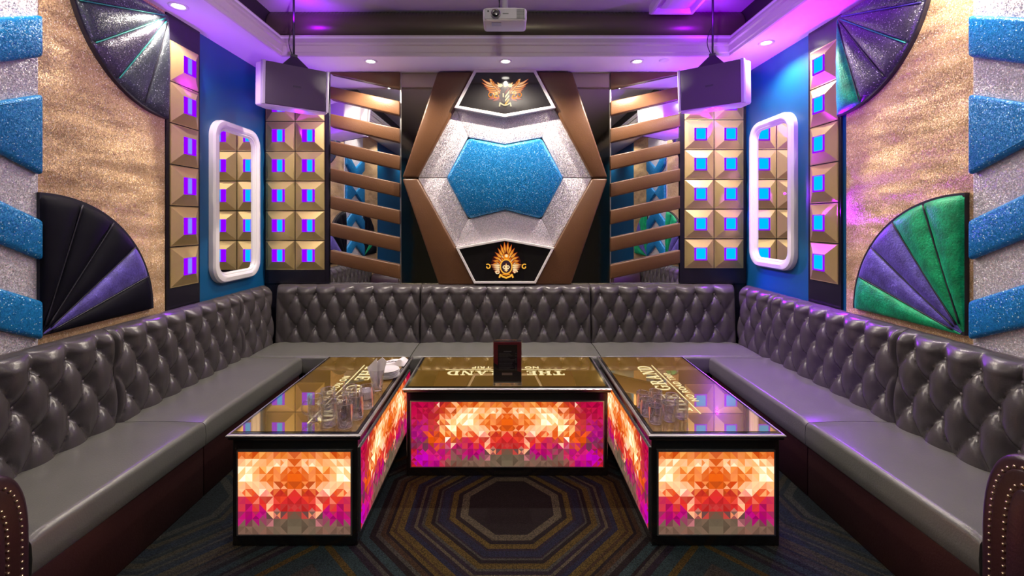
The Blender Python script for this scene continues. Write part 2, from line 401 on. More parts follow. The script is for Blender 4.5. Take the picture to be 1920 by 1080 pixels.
# ------------------------------------------------------------------ side walls
YC = 1.87; YH = 0.43                   # centre and half width of the chevron field
YG0, YG1 = YC+YH, 3.165                # glitter zone
YT1 = 3.517                            # gold tile strip
def side(s):
    return lambda y, z, d: (s*(W-d), y, z)

def tile_mesh(T, h, q):
    """square pyramid frustum in local coords, back on z=0, facing +z"""
    b = MB(); a = T/2-0.004; f = a-0.006
    z1 = 0.006
    P0 = [(-a,-a,0),(a,-a,0),(a,a,0),(-a,a,0)]; P1 = [(-a,-a,z1),(a,-a,z1),(a,a,z1),(-a,a,z1)]
    P2 = [(-f,-f,z1),(f,-f,z1),(f,f,z1),(-f,f,z1)]; P3 = [(-q,-q,h),(q,-q,h),(q,q,h),(-q,q,h)]
    b.face(P0[::-1])
    for A, B in ((P0,P1),(P1,P2),(P2,P3)):
        for i in range(4):
            j = (i+1) % 4; b.face([A[i], A[j], B[j], B[i]])
    b.face(P3); return b
TILE = 0.299
_tile = tile_mesh(TILE, 0.042, 0.064)
_lens = MB()
q = 0.0625
_lens.face([(-q,-q,0.006),(q,-q,0.006),(q,q,0.006),(-q,q,0.006)], uv=[(0,0),(1,0),(1,1),(0,1)])
_lens.face([(-q,-q,0),(-q,q,0),(q,q,0),(q,-q,0)], uv=[(0,0),(0,0.01),(0.01,0.01),(0.01,0)])
for i in range(4):
    c = [(-q,-q),(q,-q),(q,q),(-q,q)]; j = (i+1) % 4
    _lens.face([(c[i][0],c[i][1],0),(c[j][0],c[j][1],0),(c[j][0],c[j][1],0.006),(c[i][0],c[i][1],0.006)], uv=[(0,0)]*4)
_protos = {}
def tile_panel(label, origin, rotz, cols, rows_, z0, board, lens_mat, nm='gold_tile_panel'):
    """board: (u0,u1,z0,z1) around the tiles in panel coordinates; +u to the viewer's right, facing viewer"""
    t = thing(nm, label, 'wall panel', origin, (0,0,rotz), 'panels of gold pyramid tiles')
    b = MB(); b.box(board[0], board[1], -0.012, 0.0, board[2], board[3])
    obj('backing_board', b, M['black_board'], t, local=True)
    key = lens_mat
    for c in range(cols):
        for r in range(rows_):
            if key not in _protos:
                to = obj('pyramid_tile', _tile, M['gold'], t, local=True, recalc=True)
                lo = obj('light_lens', _lens, M[lens_mat], to, local=True, recalc=False)
                lo.location = (0, 0, 0.0405)
                _protos[key] = (to.data, lo.data)
            else:
                to = bpy.data.objects.new('pyramid_tile', _protos[key][0]); COL.objects.link(to); to.parent = t
                lo = bpy.data.objects.new('light_lens', _protos[key][1]); COL.objects.link(lo); lo.parent = to
                lo.location = (0, 0, 0.0405)
            to.location = (-cols*TILE/2 + (c+0.5)*TILE, -0.0125, z0 + (r+0.5)*TILE)
            to.rotation_euler = (PI/2, 0, 0)
    return t
# back wall panels
xb0, xb1 = -2.42, -1.805
tile_panel('gold pyramid tile panel on the back wall left of the slats, violet lights', (-2.117, D-0.003, 0), 0, 2, 6, 1.134, (-0.305, 0.315, 1.0, SOF), 'led_left')
tile_panel('gold pyramid tile panel on the back wall right of the slats, cyan lights', (2.096, D-0.003, 0), 0, 2, 6, 1.15, (-0.31, 0.325, 1.0, SOF), 'led_right')
# side wall strips
tile_panel('single column of gold pyramid tiles on the left wall, violet lights', (-W+0.003, (YG1+YT1)/2+0.006, 0), PI/2, 1, 6, 1.141, (-0.176, 0.170, 0.75, SOF), 'led_side_left')
tile_panel('single column of gold pyramid tiles on the right wall, cyan lights', (W-0.003, (YG1+YT1)/2+0.035, 0), -PI/2, 1, 6, 1.165, (-0.176, 0.170, 0.75, SOF), 'led_right')

def wedge_fan(label, s, yc, zc, a0, da, R, mats, pipes, nm='fan_wall_pad'):
    """quarter disc of five padded wedges on a side wall; angle measured in (y,z)"""
    t = thing(nm, label, 'wall pad', (s*W, yc, zc), (0,0,0), 'quarter fan pads')
    S = side(s)
    th = 0.05
    b = MB()     # dark rim and backing
    arc = [(yc+(R+0.012)*math.cos(a0+da*5*k/48), zc+(R+0.012)*math.sin(a0+da*5*k/48)) for k in range(49)]
    b.prism([(yc, zc)]+arc, S, 0.001, 0.034)
    obj('backing', b, M['dark_pipe'], t)
    for w in range(5):
        b = MB(); rows = []
        nt_, nr = 18, 26
        ang0, ang1 = a0+da*w, a0+da*(w+1)
        def pt(i, j):
            tt = i/nt_; rr = 0.02 + (R-0.02)*j/nr
            g = 0.0
            a = ang0 + (ang1-ang0)*tt
            e = math.sin(PI*min(max(tt, 0.0), 1.0))
            wide = rr*abs(da)
            up = min(1.0, wide/0.10)
            edge = max(0.0, 1-(rr/R)**14)
            h = 0.034 + (0.030*up*(e**0.45))*edge**0.5 + 0.0012*math.sin(rr*170)*(1-e)*up
            return S(yc+rr*math.cos(a), zc+rr*math.sin(a), h)
        for j in range(nr+1): rows.append([pt(i, j) for i in range(nt_+1)])
        # outer rim folded back to the wall
        rows.append([S(yc+R*math.cos(ang0+(ang1-ang0)*i/nt_), zc+R*math.sin(ang0+(ang1-ang0)*i/nt_), 0.03) for i in range(nt_+1)])
        b.grid(rows); obj('padded_wedge', b, M[mats[w]], t, smooth=True)
    for w in range(1, 5):
        if pipes[w-1]:
            a = a0+da*w
            b = MB(); b.tube([S(yc+r*math.cos(a), zc+r*math.sin(a), 0.044) for r in [0.06+(R-0.07)*k/20 for k in range(21)]], 0.0045, 6)
            obj('piping', b, M[pipes[w-1]], t, smooth=True)
    return t
g, p_, k_, sl, gv = 'green_velvet', 'purple_velvet', 'black_velvet', 'slate_velvet', 'grey_velvet'
RF = 0.72
# angles: 0 = away from camera, pi = towards camera
wedge_fan('grey quarter fan pad on the left wall, just under the ceiling', -1, YG1+0.005, 3.085, 1.5*PI, -PI/10, RF, [gv, gv, sl, gv, gv], ['dark_pipe', 'teal_pipe', 'teal_pipe', 'teal_pipe'])
wedge_fan('black quarter fan pad with one purple wedge, low on the left wall', -1, YG0-0.01, 1.035, PI/2, -PI/10, 0.73, [k_, k_, k_, p_, k_], ['dark_pipe', 'dark_pipe', 'dark_pipe', 'dark_pipe'])
wedge_fan('plum grey quarter fan pad with one green wedge, high on the right wall', 1, YG1+0.055, 3.10, 1.5*PI, -PI/10, 0.705, [g, sl, sl, sl, gv], ['dark_pipe', 'dark_pipe', 'teal_pipe', 'purple_velvet'])
wedge_fan('green and purple quarter fan pad low on the right wall', 1, YG0+0.025, 1.03, PI/2, -PI/10, 0.735, [g, g, p_, p_, g], ['dark_pipe', 'dark_pipe', 'dark_pipe', 'dark_pipe'])
# the same pair nearer than the chevrons (the slatted mirrors show them)
wedge_fan('black quarter fan pad on the left wall, beyond the chevrons, seen in the mirror slats', -1, YC-YH+0.01, 1.035, PI/2, PI/10, 0.73, [k_, k_, k_, g, k_], [0,0,0,0])
wedge_fan('green and purple quarter fan pad on right wall beyond the chevrons, in mirror slats', 1, YC-YH-0.01, 1.03, PI/2, PI/10, 0.73, [g, g, p_, p_, g], [0,0,0,0])

def pad(name, poly, fn, th, mat, parent, bevel=0.012, base=0.0):
    b = MB(); b.prism(poly, fn, base, th); return obj(name, b, mat, parent, smooth=True, bevel=bevel, seg=3, angle=0.7)
for s, wall, nm in ((-1, wall_left, 'left'), (1, wall_right, 'right')):
    S = side(s)
    b = MB(); b.prism([(YG0, 0), (YG1, 0), (YG1, SOF), (YG0, SOF)], S, 0.0, 0.008)
    struct(obj('trim_%d' % (4 if s < 0 else 7), b, M['gold_glitter']))
    b = MB(); b.prism([(YC-YH-0.88, 0), (YC-YH, 0), (YC-YH, SOF), (YC-YH-0.88, SOF)], S, 0.0, 0.008)
    struct(obj('trim_%d' % (5 if s < 0 else 8), b, M['gold_glitter']))
    b = MB(); b.prism([(YC-YH, 0), (YG0, 0), (YG0, SOF), (YC-YH, SOF)], S, 0.0, 0.018)
    struct(obj('trim_%d' % (6 if s < 0 else 9), b, M['white_glitter'], bevel=0.006))
    for z0, z1, sl_, lab in ((2.475, 2.69, -1, 'blue glitter V-shaped band, upper one on the %s wall'),
                             (1.425, 1.63, 1, 'blue glitter band bent upward at its middle, below the bow tie on the %s wall'),
                             (1.016, 1.215, 1, 'lowest blue glitter band on the %s wall, just above the bench back')):
        k = 0.5*YH*sl_
        poly = [(YC-YH+0.003, z0), (YC, z0+k), (YG0-0.003, z0), (YG0-0.003, z1), (YC, z1+k), (YC-YH+0.003, z1)]
        o = pad('chevron_pad', poly, S, 0.055, M['blue_glitter'], None, 0.02, 0.012)
        tag(o, lab % nm, 'wall pad', 'blue chevron pads')
    zc = 2.075
    poly = [(YC-YH+0.003, zc-0.212), (YC, zc-0.02), (YG0-0.003, zc-0.212), (YG0-0.003, zc+0.208), (YC, zc+0.02), (YC-YH+0.003, zc+0.208)]
    o = pad('chevron_pad', poly, S, 0.055, M['blue_glitter'], None, 0.02, 0.012)
    tag(o, 'blue glitter bow-tie pad between the chevron bands on the %s wall' % nm, 'wall pad', 'blue chevron pads')

# rounded mirrors
def rrect(y0, y1, z0, z1, r, n=8):
    pts = []
    for cy, cz, a in ((y1-r, z1-r, 0), (y0+r, z1-r, PI/2), (y0+r, z0+r, PI), (y1-r, z0+r, 1.5*PI)):
        for k in range(n+1):
            pts.append((cy+r*math.cos(a+PI/2*k/n), cz+r*math.sin(a+PI/2*k/n)))
    return pts
for s, nm, z0, z1, ya, yb in ((-1, 'left', 1.10, 2.485, 3.645, 4.33), (1, 'right', 1.20, 2.565, 3.70, 4.36)):
    S = side(s)
    t = thing('wall_mirror', 'tall rounded mirror in a thick white frame on the blue %s wall' % nm, 'mirror', (s*W, (ya+yb)/2, z0), (0,0,0), 'white framed wall mirrors')
    b = MB(); rows = []
    for ins, d in ((0.0, 0.0), (0.0, 0.035), (0.012, 0.052), (0.045, 0.058), (0.062, 0.050), (0.068, 0.040), (0.074, 0.040), (0.090, 0.018)):
        rr = rrect(ya+ins, yb-ins, z0+ins, z1-ins, max(0.15-ins*0.7, 0.03))
        rows.append([S(y, z, d) for y, z in rr])
    b.grid(rows, None, True)
    obj('frame', b, M['white_frame'], t, smooth=True, angle=0.6)
    b = MB(); b.prism(rrect(ya+0.08, yb-0.08, z0+0.08, z1-0.08, 0.09), S, 0.004, 0.02)
    obj('mirror_glass', b, M['mirror'], t)

# ------------------------------------------------------------------ back wall feature
def BW(px, py, Y=D):
    return ((px-PX)*Y/F, CZ + (PY-py)*Y/F)
def back(u, z, d): return (u, D-d, z)
# region pixel coordinates of the zoomed centre piece -> wall plane
def Z5(x, y, dep=0.0):
    px, py = 600 + x/2.5714, 120 + y/2.5714
    return BW(px + (1.8 if False else 0), py, D-dep)

# smoked mirror behind the hexagon
t = thing('smoked_mirror', 'smoked bronze mirror sheets behind the central hexagon on the back wall', 'mirror', (0, D, 1.0))
x0, x1 = BW(752.5, 0)[0], BW(1143.5, 0)[0]
for a, c in ((x0, -0.004), (0.004, x1)):
    b = MB(); b.box(a, c, D-0.02, D, 0.95, SOF); obj('mirror_sheet', b, M['bronze_mirror'], t)
for xx in (x0, x1):
    b = MB(); b.box(xx-0.006, xx+0.006, D-0.028, D, 0.95, SOF); obj('edge_trim', b, M['chrome'], t)

# hexagonal padded composition
hx = thing('hexagon_wall_panel', 'large padded hexagon, brown leather border and white glitter, centre of back wall', 'wall panel', (0, D, 1.0))
dp = 0.055
def mir(poly): return [(1783-x, y) for x, y in poly][::-1]
def padZ(name, poly, d0, d1, mat, bev):
    b = MB(); b.prism([Z5(x, y, d1) for x, y in poly], back, d0, d1)
    return obj(name, b, mat, hx, smooth=True, bevel=bev, seg=3, angle=0.7)
UL = [(566,36),(735,36),(650,215),(470,548),(395,548)]
LL = [(395,552),(470,552),(560,712),(655,887),(748,1066),(572,1066)]
for poly in (UL, mir(UL), LL, mir(LL)): padZ('leather_border', poly, 0.02, 0.085, M['brown_leather'], 0.02)
WU = [(472,548),(655,212),(713,352),(612,548)]
WL = [(472,551),(612,551),(716,748),(683,806),(655,884)]
for poly in (WU, mir(WU), WL, mir(WL)): padZ('glitter_pad', poly, 0.02, 0.050, M['white_glitter'], 0.006)
padZ('glitter_pad', [(652,205),(891,250),(1131,205),(1070,353),(891,386),(713,352)], 0.02, 0.050, M['white_glitter'], 0.004)
padZ('glitter_pad', [(716,748),(893,704),(1067,748),(1100,806),(1128,884),(891,842),(655,884),(683,806)], 0.02, 0.050, M['white_glitter'], 0.004)
o = padZ('centre_pad', [(713,355),(891,388),(1070,355),(1175,549),(1068,746),(891,702),(715,746),(608,549)], 0.02, 0.105, M['blue_glitter'], 0.035)
o['label'] = 'blue glitter centre cushion'

# slatted mirrors either side
for s, nm in ((-1, 'left'), (1, 'right')):
    t = thing('slatted_mirror', 'mirror crossed by slanting brown leather slats, %s of the central hexagon' % nm, 'wall panel', (s*1.4, D, 1.0), (0,0,0), 'slatted mirrors')
    xa, xb = (BW(613, 0)[0]+0.004, x0-0.009) if s < 0 else (x1+0.009, BW(1279, 0)[0]-0.004)
    b = MB(); b.box(xa, xb, D-0.012, D, 0.95, SOF); obj('mirror_glass', b, M['mirror'], t)
    for k in range(-1, 7):
        yl0, yl1 = 108+131.4*k, 170+131.4*k+1.5*max(k,0)*0.3
        yr0, yr1 = 180+131.4*k, 249+131.4*k
        if k == -1: yl0, yr0, yl1 = 36, 36, 48
        poly = [(50, yl0), (386, yr0), (386, yr1), (50, yl1)]
        if k == -1: poly = [(50, 40), (386, 40), (386, 120), (50, 47)]
        if s > 0: poly = [(1786-x, y) for x, y in poly][::-1]
        b = MB(); b.prism([Z5(x, y, 0.045) for x, y in poly], back, 0.013, 0.055)
        obj('leather_slat', b, M['brown_leather'], t, smooth=True, bevel=0.012, seg=3, angle=0.7)
    b = MB()
    xe = xa if s < 0 else xb-0.03
    b.box(xe, xe+0.03, D-0.03, D, 0.95, SOF); obj('edge_post', b, M['black_board'], t)

# ---- emblems
YELLOW, GOLDC, ORANGE, RED, DARK, CREAM = (0.98,0.46,0.05), (0.85,0.25,0.012), (0.66,0.085,0.002), (0.20,0.010,0.004), (0.012,0.008,0.014), (1.0,0.78,0.42)
def lerp(a, c, t): return tuple(x+(y-x)*t for x, y in zip(a, c))
class Art:
    def __init__(s, ox, oy, sc_, dep): s.b = MB(); s.ox, s.oy, s.s, s.d, s.lay = ox, oy, sc_, dep, 0
    def pt(s, x, y):
        u, z = BW(s.ox+x/s.s, s.oy+y/s.s, D-s.d); return u, z
    def poly(s, pts, col, lay=0):
        n = len(pts)
        q = [s.pt(x, y) for x, y in pts]
        dd = s.d + 0.0022 + lay*0.0006
        s.b.face([(u, D-dd, z) for u, z in q], col)
    def feather(s, root, tip, w, c0, c1, lay=0, bend=0.0):
        ex = 0.06; rx, ry = root; tx, ty = tip
        s.feather1((rx, ry), (tx+(tx-rx)*ex, ty+(ty-ry)*ex), w*1.38, RED, (0.10,0.006,0.004), lay-0.12, bend)
        s.feather1(root, tip, w*0.86, c0, c1, lay, bend)
    def feather1(s, root, tip, w, c0, c1, lay=0, bend=0.0):
        rx, ry = root; tx, ty = tip; dx, dy = tx-rx, ty-ry; ln = math.hypot(dx, dy); nx, ny = -dy/ln, dx/ln
        n = 7; pr = [0.55, 0.85, 1.0, 0.95, 0.8, 0.55, 0.3, 0.0]
        def at(t, sgn):
            bx = bend*math.sin(PI*t)*ln
            ww = w*0.5*pr[int(round(t*n))]*sgn
            return rx+dx*t+nx*(bx+ww), ry+dy*t+ny*(bx+ww)
        for k in range(n):
            t0, t1 = k/n, (k+1)/n
            s.poly([at(t0,-1), at(t1,-1), at(t1,1), at(t0,1)], lerp(c0, c1, t0), lay)
    def stroke(s, pts, w, col, lay=0):
        for (ax, ay), (bx, by) in zip(pts, pts[1:]):
            ln = math.hypot(bx-ax, by-ay) or 1; nx, ny = -(by-ay)/ln*w/2, (bx-ax)/ln*w/2
            ex, ey = (bx-ax)/ln*w*0.25, (by-ay)/ln*w*0.25
            s.poly([(ax-ex+nx,ay-ey+ny),(bx+ex+nx,by+ey+ny),(bx+ex-nx,by+ey-ny),(ax-ex-nx,ay-ey-ny)], col, lay)
    def disc(s, cx, cy, rx, ry, col, lay=0, n=20):
        s.poly([(cx+rx*math.cos(2*PI*k/n), cy+ry*math.sin(2*PI*k/n)) for k in range(n)], col, lay)
    def scroll(s, cx, cy, r, a0, a1, w, col, lay=0, shrink=0.35):
        pts = []
        for k in range(15):
            a = a0+(a1-a0)*k/14; rr = r*(1-(1-shrink)*k/14); pts.append((cx+rr*math.cos(a), cy+rr*math.sin(a)))
        s.stroke(pts, w, col, lay)

def sign(nm_label, outer, inset, ox, oy, zs, draw):
    t = thing('emblem_sign', nm_label, 'sign', (0, D, CZ), (0,0,0), 'emblem signs')
    dep = 0.10
    out = [Z5(x, y, dep) for x, y in outer]
    cx = sum(p[0] for p in out)/len(out); cz = sum(p[1] for p in out)/len(out)
    n = len(out)
    def inset_poly(w):
        res = []
        for i in range(n):
            p0, p1, p2 = Vector(out[i-1]), Vector(out[i]), Vector(out[(i+1) % n])
            e0, e1 = (p1-p0).normalized(), (p2-p1).normalized()
            n0, n1 = Vector((-e0.y, e0.x)), Vector((-e1.y, e1.x))
            if n0.dot(Vector((cx, cz))-p1) < 0: n0 = -n0
            if n1.dot(Vector((cx, cz))-p1) < 0: n1 = -n1
            m = (n0+n1).normalized(); k = w/max(0.3, m.dot(n0)); res.append(p1+m*k)
        return res
    inn = inset_poly(inset); b = MB()
    for i in range(n):
        j = (i+1) % n
        A, B, C, Dd = out[i], out[j], inn[j], inn[i]
        b.add([back(*A, 0.051), back(*B, 0.051), back(*C, 0.051), back(*Dd, 0.051), back(*A, dep+0.012), back(*B, dep+0.012), back(*C, dep+0.012), back(*Dd, dep+0.012)],
              [(0,1,2,3),(4,7,6,5),(0,4,5,1),(1,5,6,2),(2,6,7,3),(3,7,4,0)])
    obj('frame', b, M['silver_frame'], t, bevel=0.003)
    b = MB(); b.prism(inn, back, 0.051, dep); obj('face', b, M['gloss_black'], t)
    a = Art(ox, oy, zs, dep); draw(a)
    obj('emblem', a.b, M['emblem'], t, recalc=False)
    return t
def top_emblem(a):
    C = 928
    for q in range(3, 9): a.disc(C, 470+8*q, 400-38*q, 240-23*q, lerp((0.0,0.0,0.0), (0.11,0.008,0.004), q/8), -1.6+0.12*q, 36)  # dark red rings paint a glow behind the emblem
    def both(fn):
        for sg in (-1, 1): fn(sg)
    def X(sg, x): return C + sg*(x-C)
    def wing(sg):
        tips = [(1395,190),(1390,265),(1345,330),(1310,385),(1270,430)]
        for k, (tx, ty) in enumerate(tips):
            a.feather((X(sg,1060-8*k), 330+32*k), (X(sg,tx), ty), 62, CREAM if k < 2 else YELLOW, lerp(ORANGE, GOLDC, 0.6 if k < 2 else 0.0), k*0.3, 0.10*sg)
        for r in range(3):
            for k in range(6):
                x0, y0 = 1030+36*k-6*r, 455-42*k+30*r-30
                a.feather((X(sg,x0-28), y0+23), (X(sg,x0+30), y0-24), 34, GOLDC, CREAM if (k+r) % 2 else YELLOW, 3+r*0.3+0.02*k)
        a.scroll(X(sg,1205), 520, 62, -PI/2 if sg > 0 else -PI/2, (-PI/2 + sg*1.6*PI), 20, GOLDC, 4)
        a.scroll(X(sg,1110), 545, 55, 0, sg*1.7*PI, 20, YELLOW, 4)
        a.scroll(X(sg,1120), 480, 45, PI, PI+sg*1.5*PI, 18, CREAM, 4)
        a.feather((X(sg,1050), 560), (X(sg,1170), 640), 60, ORANGE, RED, 0.5)
        a.feather((X(sg,1100), 560), (X(sg,1275), 600), 46, ORANGE, RED, 0.5)
        a.disc(X(sg,1025), 325, 48, 38, CREAM, 4.5); a.feather((X(sg,1040),310), (X(sg,1085),265), 34, CREAM, YELLOW, 4.6)
    both(wing)
    a.poly([(850,350),(1010,350),(1025,560),(985,650),(930,690),(870,650),(820,560)], DARK, 6)
    for k, c in enumerate((RED, CREAM, CREAM, YELLOW)):
        y = 400+75*k
        a.poly([(925, y+60), (1012, y-50), (1014, y-5), (928, y+108)], c, 6.5)
    a.poly([(880,480),(905,480),(905,560),(880,560)], CREAM, 6.6)
    a.disc(928, 325, 30, 36, YELLOW, 6.7); a.feather((928,330), (928,262), 50, CREAM, CREAM, 6.8)
    a.stroke([(818,740),(828,672),(850,690),(890,712),(930,720),(970,712),(1010,690),(1032,672),(1046,740)], 26, CREAM, 7)
def low_emblem(a):
    C = 950
    for q in range(3, 9): a.disc(C, 520, 420-40*q, 330-30*q, lerp((0.0,0.0,0.0), (0.09,0.007,0.004), q/8), -1.6+0.12*q, 36)  # painted glow: dark red rings fading outward from the emblem
    def X(sg, x): return C + sg*(x-C)
    for sg in (-1, 1):
        tips = [(990,92),(1062,145),(1120,215),(1172,300),(1205,390),(1222,470),(1215,530)]
        for k, (tx, ty) in enumerate(tips):
            a.feather((X(sg,1000+14*k), 340+32*k), (X(sg,tx), ty), 58, YELLOW, lerp(ORANGE, RED, 0.25 if k > 1 else 0.0), 0.3*k, -0.06*sg)
        for r in range(2):
            for k in range(6):
                a.feather((X(sg,985+20*k-12*r), 360+36*k+18*r), (X(sg,1020+24*k-12*r), 330+36*k+18*r), 38, GOLDC, CREAM if k % 2 else ORANGE, 3+r*0.3)
        a.scroll(X(sg,1312), 585, 52, -PI/2+sg*PI*0.2, -PI/2-sg*1.5*PI, 22, YELLOW, 4, 0.5)
        for k in range(4):
            a.feather((X(sg,1080), 560+38*k), (X(sg,1265-26*k), 548+42*k), 40, CREAM, lerp(GOLDC, RED, k/4), 4)
        a.scroll(X(sg,1130), 690, 45, 0, -sg*1.5*PI, 18, CREAM, 4)
        a.feather((X(sg,1080),690), (X(sg,1180),690), 34, ORANGE, CREAM, 4)
    a.disc(955, 400, 60, 70, GOLDC, 4.6); a.disc(955, 370, 30, 30, CREAM, 4.7)
    a.disc(950, 585, 128, 152, YELLOW, 5); a.disc(950, 585, 104, 128, (0.03,0.012,0.02), 5.4)
    a.feather((950,650), (950,515), 62, CREAM, YELLOW, 6)
    for sg in (-1, 1):
        a.scroll(950+sg*38, 600, 40, PI if sg > 0 else 0, (PI+1.5*PI) if sg > 0 else -1.5*PI, 18, CREAM, 6)
        a.feather((950,640), (950+sg*36,672), 26, YELLOW, CREAM, 6)
    a.stroke([(905,630),(995,630)], 16, CREAM, 6.3); a.feather((950,632), (950,695), 40, CREAM, YELLOW, 6)
    a.stroke([(815,800),(835,745),(880,785),(950,808),(1020,785),(1065,745),(1085,800)], 34, YELLOW, 7)
    a.stroke([(880,735),(950,752),(1020,735)], 22, GOLDC, 6.8)
sign('silver framed black sign with winged shield emblem at the top of the hexagon', [(745,28),(1038,28),(1136,212),(891,257),(648,212)], 0.028, 860, 130, 10.667, top_emblem)
sign('silver framed black sign with winged fleur-de-lis emblem at the foot of the hexagon', [(655,885),(891,842),(1130,885),(1040,1058),(743,1058)], 0.022, 860, 445, 10.667, low_emblem)

# ------------------------------------------------------------------ banquettes
SEAT = 0.45
def tuft_back(name, parent, fn, u0, u1, nbut, flat0=0.0, flat1=0.0):
    """tufted backrest: u along the wall, d out of the wall, z up"""
    L = u1-u0
    rz = (0.905, 0.752, 0.592); dz = 0.1565; dx = (L-flat0-flat1)/nbut
    prof = []
    for k in range(56):
        t = k/55; prof.append((0.150-0.028*t, 0.40+0.525*t, (1.0, 0.05)))
    for k in range(1, 13):
        a = PI/2*k/12*1.15
        prof.append((0.062+0.060*math.cos(a), 0.925+0.072*math.sin(a), (math.cos(a), math.sin(a))))
    prof.append((0.036, 0.985, (0.0, 1.0)))
    nu = max(20, int(L/0.0095))
    b = MB(); rows = []
    but = []
    def height(u, z, arc):
        p = (u-u0-flat0)/dx - 0.5
        r = (rz[0]-z)/dz
        fl = 0.0
        if p < -0.5 and flat0: fl = min(1, (-0.5-p)*1.6)
        if p > nbut-0.5 and flat1: fl = min(1, (p-nbut+0.5)*1.6)
        sA, tA = p+r/2, p-r/2
        dia = (abs(math.sin(PI*sA))*abs(math.sin(PI*tA)))**0.36
        if r < 0:
            vert = abs(math.sin(PI*p))**0.45
            k = min(1, -r/0.12); f = dia*(1-k) + vert*k
        else: f = dia
        f = f*(1-fl) + 0.75*fl
        rr = round(r)
        dep = 0.0
        if 0 <= rr <= 2:
            pp = p - (0.5 if rr == 1 else 0.0)
            n = round(pp)
            if (rr != 1 and 0 <= n <= nbut-1) or (rr == 1 and 0 <= n <= nbut-2) :
                du = (pp-n)*dx; dv = (r-rr)*dz
                dep = math.exp(-(du*du+dv*dv)/(0.040**2))
        elif r < 0:
            n = round(p); du = (p-n)*dx; dv = r*dz
            dep = math.exp(-(du*du+dv*dv)/(0.040**2))
        e = min(1, (u-u0)/0.022, (u1-u)/0.022); e = max(0, e)**0.5
        bot = min(1, max(0, (z-0.40)/0.05))**0.5
        return (0.040*f - 0.022*dep*(1-fl))*e*(0.55+0.45*bot)*(1.0 if not arc else arc)
    for k, (d, z, nrm) in enumerate(prof):
        row = []
        arc = None
        if k >= 56: arc = max(0.08, 1-1.7*((k-55)/13.0))
        zz = z if k < 56 else 0.925 + (k-55)*0.006
        for i in range(nu+1):
            u = u0+L*i/nu
            h = height(u, zz, arc)
            row.append(fn(u, d+nrm[0]*h, z+nrm[1]*h))
        rows.append(row)
    rows.append([fn(u0+L*i/nu, 0.032, 0.98) for i in range(nu+1)])
    rows.append([fn(u0+L*i/nu, 0.032, 0.40) for i in range(nu+1)])
    b.grid(rows + [rows[0]])
    # end caps
    for c in (0, nu):
        b.face([r[c] for r in rows])
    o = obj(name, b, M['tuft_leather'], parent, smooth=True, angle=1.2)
    for r, z in enumerate(rz):
        n = nbut-1 if r == 1 else nbut
        for i in range(n):
            u = u0+flat0+dx*(i + (1.0 if r == 1 else 0.5))
            d = 0.150-0.028*(z-0.40)/0.525
            but.append((u, d-0.020, z))
    return o, but
_bm = bmesh.new(); bmesh.ops.create_uvsphere(_bm, u_segments=12, v_segments=8, radius=0.011)
_bme = bpy.data.meshes.new('button'); _bm.to_mesh(_bme); _bm.free(); _bme.materials.append(M['button'])
for p in _bme.polygons: p.use_smooth = True
def add_buttons(back_o, fn, but):
    off = wloc(back_o)
    for u, d, z in but:
        o = bpy.data.objects.new('button', _bme); COL.objects.link(o); o.parent = back_o
        o.location = Vector(fn(u, d, z)) - off

def cushion(parent, fn, u0, u1, d0, d1, name='seat_cushion'):
    b = MB(); n = 24; rows = []
    # rounded slab with a soft crown
    prof = [(d0, 0.30), (d0, 0.43)]
    nd = 14
    for k in range(nd+1):
        t = k/nd; prof.append((d0+(d1-0.03-d0)*t, 0.447+0.006*math.sin(PI*t)))
    for k in range(1, 8):
        a = PI/2*k/7; prof.append((d1-0.03+0.03*math.sin(a), 0.417+0.03*math.cos(a)))
    prof += [(d1+0.003, 0.36), (d1, 0.305), (d1-0.01, 0.295), (d0, 0.295)]
    for i in range(n+1):
        t = i/n; u = u0+(u1-u0)*t
        e = min(t, 1-t)*(u1-u0)
        sh = 0.010*max(0, 1-e/0.03)**2
        rows.append([fn(u, d, z-(sh if z > 0.4 else 0)) for d, z in prof])
    b.grid(rows, None, True)
    b.face([p for p in rows[0]]); b.face([p for p in rows[-1]][::-1])
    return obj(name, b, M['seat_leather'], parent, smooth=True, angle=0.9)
def base(parent, fn, u0, u1, d0, d1):
    b = MB(); b.prism([(u0, 0.0), (u1, 0.0), (u1, 0.296), (u0, 0.296)], lambda u, z, d: fn(u, d, z), d0, d1)
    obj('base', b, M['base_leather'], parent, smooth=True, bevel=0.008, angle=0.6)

fb = lambda u, d, z: (u, D-d, z)
fl_ = lambda u, d, z: (-W+d, u, z)
fr_ = lambda u, d, z: (W-d, u, z)
GB = 'grey tufted banquette units'
XS = 0.838
for u0, u1, nb, f0, f1, lab in ((-2.25, -XS, 7, 0.10, 0.0, 'tufted grey banquette unit against the back wall, left end, in the corner'),
                        (-XS+0.004, XS-0.004, 9, 0.0, 0.0, 'tufted grey banquette unit in the middle of the back wall below the hexagon'),
                        (XS, 2.25, 7, 0.0, 0.10, 'tufted grey banquette unit against the back wall, right end, in the corner')):
    t = thing('banquette', lab, 'sofa', ((u0+u1)/2, D-0.3, 0), (0,0,0), GB)
    o, bt = tuft_back('backrest', t, fb, u0, u1, nb, f0, f1); add_buttons(o, fb, bt)
    su0 = u0+0.002 if abs(u0) < 1 else -2.25; su1 = u1-0.002 if abs(u1) < 1 else 2.25
    cushion(t, fb, su0, su1, 0.125, 0.615)
    base(t, fb, max(su0, -1.78), min(su1, 1.78), 0.02, 0.600)
